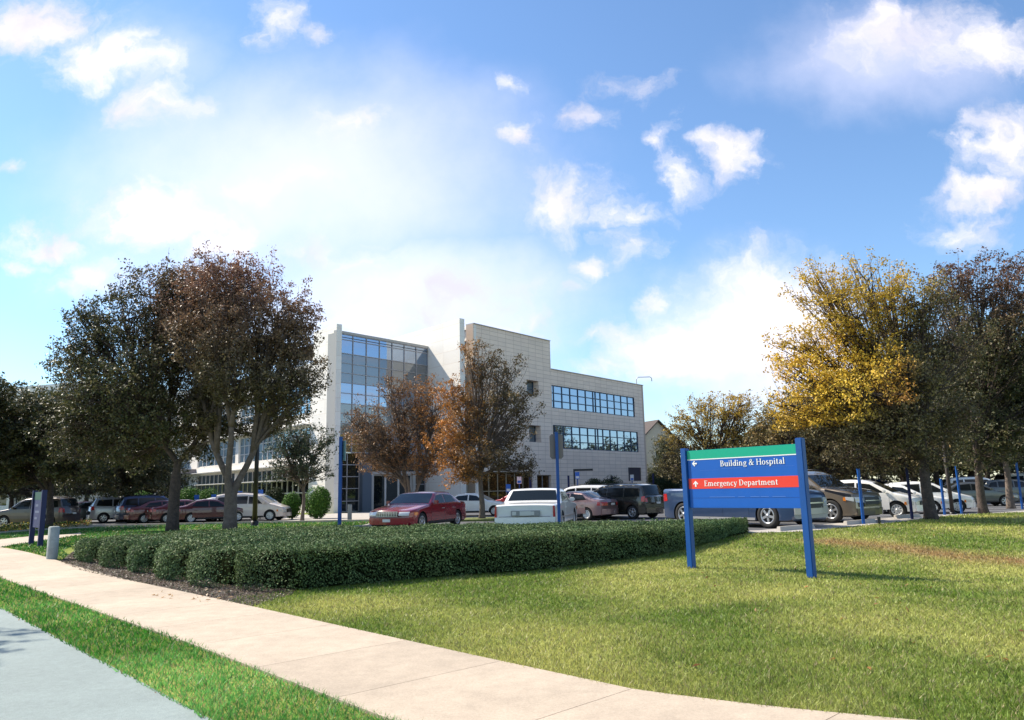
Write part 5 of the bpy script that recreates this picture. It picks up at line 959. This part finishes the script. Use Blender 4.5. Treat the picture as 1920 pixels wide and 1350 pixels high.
    def grid(s, fn, nu, nv, th=.012):
        """patch over the body surface, with a skirt so it has thickness"""
        vs = []; 
        for i in range(nu + 1):
            for j in range(nv + 1): vs.append(s.warp(fn(i / nu, j / nv, 0)))
        o = len(vs)
        for i in range(nu + 1):
            for j in range(nv + 1): vs.append(s.warp(fn(i / nu, j / nv, -th)))
        fs = []; I = lambda i, j: i * (nv + 1) + j
        for i in range(nu):
            for j in range(nv): fs.append((I(i, j), I(i + 1, j), I(i + 1, j + 1), I(i, j + 1)))
        for i in range(nu):
            for j in (0, nv): fs.append((I(i, j), I(i + 1, j), o + I(i + 1, j), o + I(i, j)))
        for j in range(nv):
            for i in (0, nu): fs.append((I(i, j), I(i, j + 1), o + I(i, j + 1), o + I(i, j)))
        return vs, fs
    def side(s, quad, sg_, off_=.007, nu=6, nv=4):
        a, b, c, d = quad
        def fn(u_, v_, e):
            x = (a[0] * (1 - u_) + b[0] * u_) * (1 - v_) + (d[0] * (1 - u_) + c[0] * u_) * v_; z = (a[1] * (1 - u_) + b[1] * u_) * (1 - v_) + (d[1] * (1 - u_) + c[1] * u_) * v_
            return (x, sg_ * (s.w(x, z) + off_ + e), z)
        return MB().add(*s.grid(fn, nu, nv))
    def top(s, x0, x1, ins, off_=.008):
        def fn(u_, v_, e):
            x = x0 + (x1 - x0) * u_; z = s.zt(x); dz = (s.zt(x + .02) - s.zt(x - .02)) / .04; n = Vector((-dz, 0, 1)).normalized(); y = (v_ * 2 - 1) * (s.w(x, z) - ins); cam_ = .02 * (1 - (v_ * 2 - 1) ** 2)
            return (x + n.x * (off_ + e + cam_), y, z + n.z * (off_ + e + cam_))
        return MB().add(*s.grid(fn, 8, 8))
    def end(s, sgx, y0, y1, z0, z1, off_=.012, wrap=0, slope=0):
        def fn(u_, v_, e):
            y = y0 + (y1 - y0) * u_; z = z0 + (z1 - z0) * v_; 
            xs_ = np.linspace(s.L / 2, s.L / 2 - .5, 26); x = s.L / 2
            for x_ in xs_:
                x = x_
                if s.zt(sgx * x_) >= z + .0: break
            ww = s.w(sgx * x, z) - .01
            if abs(y) > ww: y = math.copysign(ww, y)
            return (sgx * (x + off_ + e), y, z)
        return MB().add(*s.grid(fn, 6, 3, .03))
CACHE = {}
def wheel_meshes(r, style):
    k = ('w', round(r, 3), style)
    if k in CACHE: return CACHE[k]
    ri = r * .66; h = .105
    ty = MB().lathe([(ri * .95, h * .8), (ri, h), (ri + (r - ri) * .45, h * 1.12), (r - .018, h * 1.0), (r, h * .7), (r, -h * .7), (r - .018, -h), (ri, -h), (ri * .95, -h * .8)], 36).mesh('wheel')
    rm = MB().lathe([(ri * .97, h * .9), (ri * .92, h * .98), (ri * .86, h * .9), (ri * .86, h * .35), (0, h * .3)], 32)
    rm.m = [1] * len(rm.m)
    rm.lathe([(ri * 1.0, h * .95), (ri * .96, h * 1.03), (ri * .85, h * .96), (ri * .83, h * .7)], 32)
    rm.lathe([(ri * .24, h * .4), (ri * .22, h * .98), (0, h * 1.02)], 16)
    ns = {'spoke5': 5, 'spoke6': 6, 'cap': 9}[style]
    for i in range(ns):
        a = 2 * math.pi * i / ns; c_, s_ = math.cos(a), math.sin(a); w0, w1 = (ri * .15, ri * .13) if style != 'cap' else (ri * .1, ri * .2); yy0, yy1 = h * .9, h * .85; r0, r1 = ri * .15, ri * .88
        vs = [(r0 * c_ - w0 * s_, yy0, r0 * s_ + w0 * c_), (r0 * c_ + w0 * s_, yy0, r0 * s_ - w0 * c_), (r1 * c_ + w1 * s_, yy1, r1 * s_ - w1 * c_), (r1 * c_ - w1 * s_, yy1, r1 * s_ + w1 * c_)]
        rm.add(vs + [(a_, b_ - .05, c__) for a_, b_, c__ in vs], [(0, 1, 2, 3), (0, 1, 5, 4), (1, 2, 6, 5), (2, 3, 7, 6), (3, 0, 4, 7)])
    rmm = rm.mesh('rim'); ty.materials.append(RUB); rmm.materials.append(RIMM if style != 'cap' else mat('wheel_cover', (.62, .62, .6), .35, metal=.3)); rmm.materials.append(HUB)
    CACHE[k] = (ty, rmm); return CACHE[k]
def car(name, kind, label, cat, pm, x, y, heading, style='cap', tail=TLT, front=None, lower=None, group='cars in the car park', detail=None, plate=True, dz=0, sc=1):
    s = Car(kind); h = math.atan2(heading[1], heading[0]); root = empty(name, (x, y, H(y) + dz), h); tag(root, label, cat, group); root.scale = (sc,) * 3
    if ('b', kind) not in CACHE: CACHE[('b', kind)] = s.body()
    me_ = CACHE[('b', kind)].copy(); me_.materials.append(pm); me_.materials.append(PLASTIC); b = bpy.data.objects.new('body', me_); col.objects.link(b); b.parent = root
    P_ = lambda nm, mb, m_, par=root: mb.build(nm, m_, par)
    P_('windscreen', s.top(*s.ws, .07), CGL); P_('rear_window', s.top(*s.rw, .10 if kind != 'coupe' else .12), CGL)
    for sg_ in (-1, 1):
        for q in s.sw: P_('side_window', s.side(q, sg_), CGL)
        for i, (a, b_) in enumerate(s.doors):
            dr = P_('door', s.side([(a, .34), (b_, .34), (b_, s.belt - .01), (a, s.belt - .01)], sg_, .005), pm)
            hx = b_ + .12; yy = s.w(hx, s.belt - .16) + .012; P_('handle', MB().box(hx, sg_ * yy - .012, s.belt - .17, hx + .17, sg_ * yy + .018, s.belt - .14), pm if kind != 'luxury' else CHR, dr)
        P_('sill', s.side([(s.wx[0] - s.r - .07, .25), (s.wx[1] + s.r + .07, .25), (s.wx[1] + s.r + .07, .33), (s.wx[0] - s.r - .07, .33)], sg_, .014), lower or PLASTIC)
        mx_ = s.ws[0] - .28; my = s.w(mx_, s.belt) + .1; mm = MB(); mm.box(mx_ - .06, -.09, s.belt + .02, mx_ + .07, .09, s.belt + .15); mm.v = [(a, c + sg_ * my, d) for a, c, d in mm.v]; mo = mm.build('mirror', pm, root, bevel=.03)
    F = s.L / 2; W = s.W / 2; zf = s.zt(F)
    P_('front_bumper', s.end(1, -W * .96, W * .96, *((.44, .66) if kind == 'pickup' else (.27, .50)), .03), lower or pm); P_('rear_bumper', s.end(-1, -W * .97, W * .97, .30, .56, .045), lower or pm)
    if kind == 'luxury':
        P_('grille', s.end(1, -.42, .42, .55, .72, .03), HUB); gm_ = MB()
        for k in range(9): yk = -.4 + k * .1; gm_.add(*s.grid(lambda u_, v_, e, yk=yk: (F + .045 + e, yk + .012 * (u_ * 2 - 1), .55 + .17 * v_), 1, 2))
        for zk in (.55, .605, .66, .715): gm_.add(*s.grid(lambda u_, v_, e, zk=zk: (F + .05 + e, -.43 + .86 * u_, zk + .014 * v_), 4, 1))
        P_('grille_bars', gm_, CHR)
        for sg_ in (-1, 1): P_('headlight', s.end(1, sg_ * .46, sg_ * .86, .57, .71, .028), HLT); P_('marker_lamp', s.side([(F - .28, .58), (F - .52, .58), (F - .52, .68), (F - .28, .68)], sg_, .01), AMB)
        P_('number_plate', s.end(1, -.15, .15, .36, .46, .05), PLATE)
    else:
        tall = kind in ('pickup', 'bigsuv', 'suv')
        if tall: zf += .16; P_('grille', s.end(1, -.45, .45, .62, zf - .02, .03), HUB); P_('grille_bars', s.end(1, -.46, .46, (zf + .60) / 2 - .02, (zf + .60) / 2 + .02, .045), CHR)
        else: P_('grille', s.end(1, -.4, .4, .5, zf - .03, .02), HUB)
        for sg_ in (-1, 1):
            P_('headlight', s.end(1, sg_ * W * .55, sg_ * W * .93, zf - .2, zf - .02, .022), HLT); P_('headlight', s.side([(F - .05, zf - .16), (F - .38, zf - .10), (F - .36, zf - .0), (F - .05, zf - .02)], sg_, .012), HLT)
            P_('marker_lamp', s.side([(F - .34, zf - .15), (F - .46, zf - .13), (F - .45, zf - .02), (F - .36, zf - .02)], sg_, .013), AMB)
    if front:
        P_('hood', s.top(s.L / 2 - .12, s.ws[0] + .12, .10, .01), front); P_('nose_panel', s.end(1, -W * .52, W * .52, .56, zf - .01, .018), front); [P_('fender_cover', s.side([(F - .14, zf - .04), (s.ws[0] + .2, s.belt - .06), (s.ws[0] + .2, s.belt + .01), (F - .14, zf + .08)], q_, .009), front) for q_ in (-1, 1)]
    if kind == 'coupe':
        for sg_ in (-1, 1): P_('tail_light', s.end(-1, sg_ * W * .90, sg_ * W * .985, .50, .90, .035), TLT); P_('side_trim', s.side([(1.3, .5), (-2.3, .5), (-2.3, .54), (1.3, .54)], sg_, .02), CHR)
        pf = P_('plate_recess', s.end(-1, -.48, .42, .60, .76, .012), mat('grey_recess', (.28, .28, .27), .5)); P_('number_plate', s.end(-1, -.2, .14, .61, .745, .03), PLATE, pf)
        for sg_ in (-1, 1): P_('reversing_lamp', s.end(-1, sg_ * .28 - .03, sg_ * .28 + .1, .62, .73, .026), HLT, pf)
        P_('boot_line', s.end(-1, -.8, .8, .575, .585, .05), PLASTIC)
    else:
        th_ = kind in ('minivan', 'suv', 'bigsuv', 'pickup', 'wagon'); z0, z1 = (.85, 1.12) if th_ else (.72, .90)
        for sg_ in (-1, 1): P_('tail_light', s.end(-1, sg_ * W * (.78 if th_ else .5), sg_ * W * .97, z0, z1, .02), tail); P_('tail_light', s.side([(-F + .30, z0 + .02), (-F + .05, z0), (-F + .05, z1), (-F + .26, z1)], sg_, .012), tail)
        P_('number_plate', s.end(-1, -.16, .16, .74, .84, .03), PLATE)
    if kind in ('minivan', 'suv', 'bigsuv'):
        for sg_ in (-1, 1): pts = [(x_, sg_ * (s.w(x_, s.zt(x_)) - .1), s.zt(x_) + .055) for x_ in np.linspace(.2, -1.7, 6)]; P_('roof_rail', MB().tube(pts, .018, 6), BLACKP)
    if kind == 'pickup': P_('tailgate_line', s.end(-1, -.8, .8, .7, .712, .012), PLASTIC); P_('bed_liner', MB().box(-2.81, -.81, .722, -1.07, .81, .73), PLASTIC)
    ty, rm = wheel_meshes(s.r, style)
    for wx in s.wx:
        for sg_ in (-1, 1):
            wo = bpy.data.objects.new('wheel', ty); col.objects.link(wo); wo.parent = root; wo.location = (wx, sg_ * (s.W / 2 - .125), s.r); wo.rotation_euler = (0, .4, 0 if sg_ > 0 else math.pi)
            ro = bpy.data.objects.new('rim', rm); col.objects.link(ro); ro.parent = wo
    return root
def at_wheel(kind, px, Y, heading, wi, side):
    """car centre so that one wheel (0 front, 1 rear; side +1 left/-1 right) stands at column px, depth Y"""
    s = SPEC[kind]; d = Vector(heading).normalized(); n = Vector((-d.y, d.x)); q = GX(px, Y); p = Vector((q.x, q.y)) - d * s['wx'][wi] - n * side * (s['W'] / 2 - .1); return p.x, p.y, d
WHITE = paint('white_car_paint', (.86, .84, .79)); RED = paint('crimson_paint', (.22, .008, .018), rough=.22); DRED = paint('dark_red_paint', (.14, .012, .014)); MAUVE = paint('mauve_paint', (.26, .16, .155), .35, .32); DOLV = paint('dark_olive_paint', (.04, .037, .028), .35, .25)
SBL = paint('steel_blue_paint', (.032, .06, .125), .3, .3); TAN = paint('tan_paint', (.19, .155, .115), .35, .3); DTAN = paint('shade_tan_paint', (.08, .062, .052), .3, .35); SIL = paint('silver_paint', (.45, .47, .50), .5, .3); DBL = paint('dark_blue_paint', (.012, .022, .075), .2); BLK = paint('black_car_paint', (.015, .015, .018)); GRY = paint('grey_paint', (.10, .105, .10), .4); CRM = paint('warm_white_paint', (.72, .62, .55))  # DTAN: tan with tree shade painted in for the wagon, also a bumper colour
def put(name, kind, label, cat, pm, px, Y, heading, wi=None, side=1, **k):
    if wi is None: q = GX(px, Y); x, y, d = q.x, q.y, Vector(heading).normalized()
    else: x, y, d = at_wheel(kind, px, Y, heading, wi, side)
    return car(name, kind, label, cat, pm, x, y, d, **k)
put('parked_car', 'luxury', 'shiny crimson sedan facing the viewer with bright chrome grille', 'car', RED, 788, 29.5, (-.36, -.93), style='spoke6')
put('parked_car', 'coupe', 'old white two-door coupe seen from behind, red lamps at its corners', 'car', WHITE, 1012, 26.0, (.2, .98))
put('parked_car', 'sedan', 'mauve sedan seen from its rear corner, right of the white coupe', 'car', MAUVE, 1101, 38.0, (-.80, .60), wi=1, side=1)
put('parked_minivan', 'minivan', 'dark olive minivan seen from behind, next to the blue pickup', 'minivan', DOLV, 1187, 38.6, (-.72, .69), wi=1, side=1, style='spoke6')
put('pickup_truck', 'pickup', 'steel-blue pickup truck mostly hidden behind the blue direction sign', 'pickup truck', SBL, 1441, 24.4, (.56, -.83), wi=0, side=-1, style='spoke5', lower=mat('satin_bumper', (.42, .41, .39), .35, metal=.25))
put('parked_suv', 'bigsuv', 'tan sport utility with black hood and black nose, right of the pickup', 'suv', TAN, 1560, 26.8, (.60, -.80), wi=0, side=-1, style='spoke6', lower=DTAN, front=BLK)
put('parked_car', 'wagon', 'clean white hatchback with round hubcaps left of the big oak trunk', 'car', WHITE, 1683, 30.6, (.80, -.60), wi=0, side=-1, style='cap')
put('parked_car', 'sedan', 'white sedan peeking out behind the white hatchback', 'car', WHITE, 1690, 38, (.85, -.5))
put('parked_car', 'wagon', 'white hatchback half behind the big oak trunk, nose to the right', 'car', WHITE, 1735, 38, (.9, -.42))
put('parked_car', 'sedan', 'dark grey-beige sedan standing across the grass on the right', 'car', GRY, 1828, 46, (.97, -.24), style='spoke6')
put('parked_suv', 'suv', 'white sport utility behind the dark sedan on the right', 'suv', WHITE, 1840, 53, (.97, -.2))
put('parked_car', 'wagon', 'black and white hatchback between the two right-hand trunks', 'car', GRY, 1905, 52, (.95, -.3))
put('parked_suv', 'minivan', 'white van at the far right edge of the car park', 'van', WHITE, 1945, 60, (1, -.1), sc=1.15)
put('parked_car', 'sedan', 'white sedan in profile between the crimson sedan and the slim pale trunk', 'car', WHITE, 893, 49, (.97, -.22))
put('parked_car', 'sedan', 'small bright red car showing left of the white coupe', 'car', paint('bright_red_paint', (.45, .02, .03)), 972, 56, (-.9, .4))
put('parked_suv', 'suv', 'white car roof showing between the white coupe and the mauve sedan', 'car', WHITE, 1085, 47, (-.9, .4))
put('parked_car', 'sedan', 'pale sedan in the shade behind the white coupe and mauve sedan', 'car', SIL, 1092, 43, (-.85, .5))
put('parked_suv', 'suv', 'tan wagon at the far left, tree shade painted into its dark tan, nose to the left', 'car', DTAN, 70, 46.5, (-1, .06), style='spoke6')
put('parked_car', 'sedan', 'dark maroon car behind the tail of the tan wagon', 'car', paint('maroon_paint', (.05, .012, .014)), 172, 60, (.8, .6))
put('parked_car', 'sedan', 'dark green-grey sedan left of the silver minivan', 'car', paint('green_grey_paint', (.03, .04, .035)), 186, 53.5, (.80, .6))
put('parked_minivan', 'minivan', 'silver minivan with long dark windows, left of the blue wagon', 'minivan', SIL, 240, 52.5, (.86, .5), style='spoke6')
put('parked_suv', 'suv', 'dark blue boxy wagon between the silver minivan and the red sedans', 'car', DBL, 290, 50.5, (.82, .57))
put('parked_car', 'sedan', 'leftmost red sedan, its rear lit by the sun, beside the blue wagon', 'car', DRED, 308, 49.5, (.82, .57))
put('parked_car', 'sedan', 'dark red sedan with dusty roof behind the dark oak trunk', 'car', DRED, 352, 48.8, (.86, .5))
put('parked_car', 'sedan', 'dark red sedan just left of the three-forked trunk', 'car', paint('wine_paint', (.10, .01, .013)), 398, 48.0, (.88, .47))
put('parked_minivan', 'minivan', 'warm white minivan in profile behind the black lamp post', 'minivan', CRM, 472, 49.0, (1, -.02), style='cap')
put('parked_car', 'wagon', 'white hatchback tail showing just left of the white minivan', 'car', WHITE, 437, 51.5, (.9, .4))
# a few more roofs deeper in the car park on the right
for k, (px, Y, kd, pm, lab) in enumerate(((1560, 60, 'sedan', SIL, 'silver sedan roof far behind the tan sport utility'), (1655, 56, 'suv', DBL, 'dark car far behind the white hatchback'), (1770, 60, 'sedan', WHITE, 'far white sedan under the trees right of the big oak trunk'))):
    put('parked_car', kd, lab, 'car', pm, px, Y, (.95, -.3))
# wheel stops
for k, (px, Y, lab) in enumerate(((1490, 23.4, 'pale concrete wheel stop at the pickup front tyre'), (1610, 25.8, 'concrete wheel stop at the nose of the tan sport utility'), (1700, 29.3, 'concrete wheel stop under the white hatchback nose'))):
    q = GX(px, Y); mb = MB(); mb.add([(-.9, -.08, 0), (.9, -.08, 0), (.9, .08, 0), (-.9, .08, 0), (-.86, -.05, .13), (.86, -.05, .13), (.86, .05, .13), (-.86, .05, .13)], [(3, 2, 1, 0), (4, 5, 6, 7), (0, 1, 5, 4), (1, 2, 6, 5), (2, 3, 7, 6), (3, 0, 4, 7)])
    o = mb.build('wheel_stop', CONC2, loc=(q.x, q.y, H(q.y) + .004), rz=math.atan2(.58, .81)); tag(o, lab, 'wheel stop', 'concrete wheel stops')
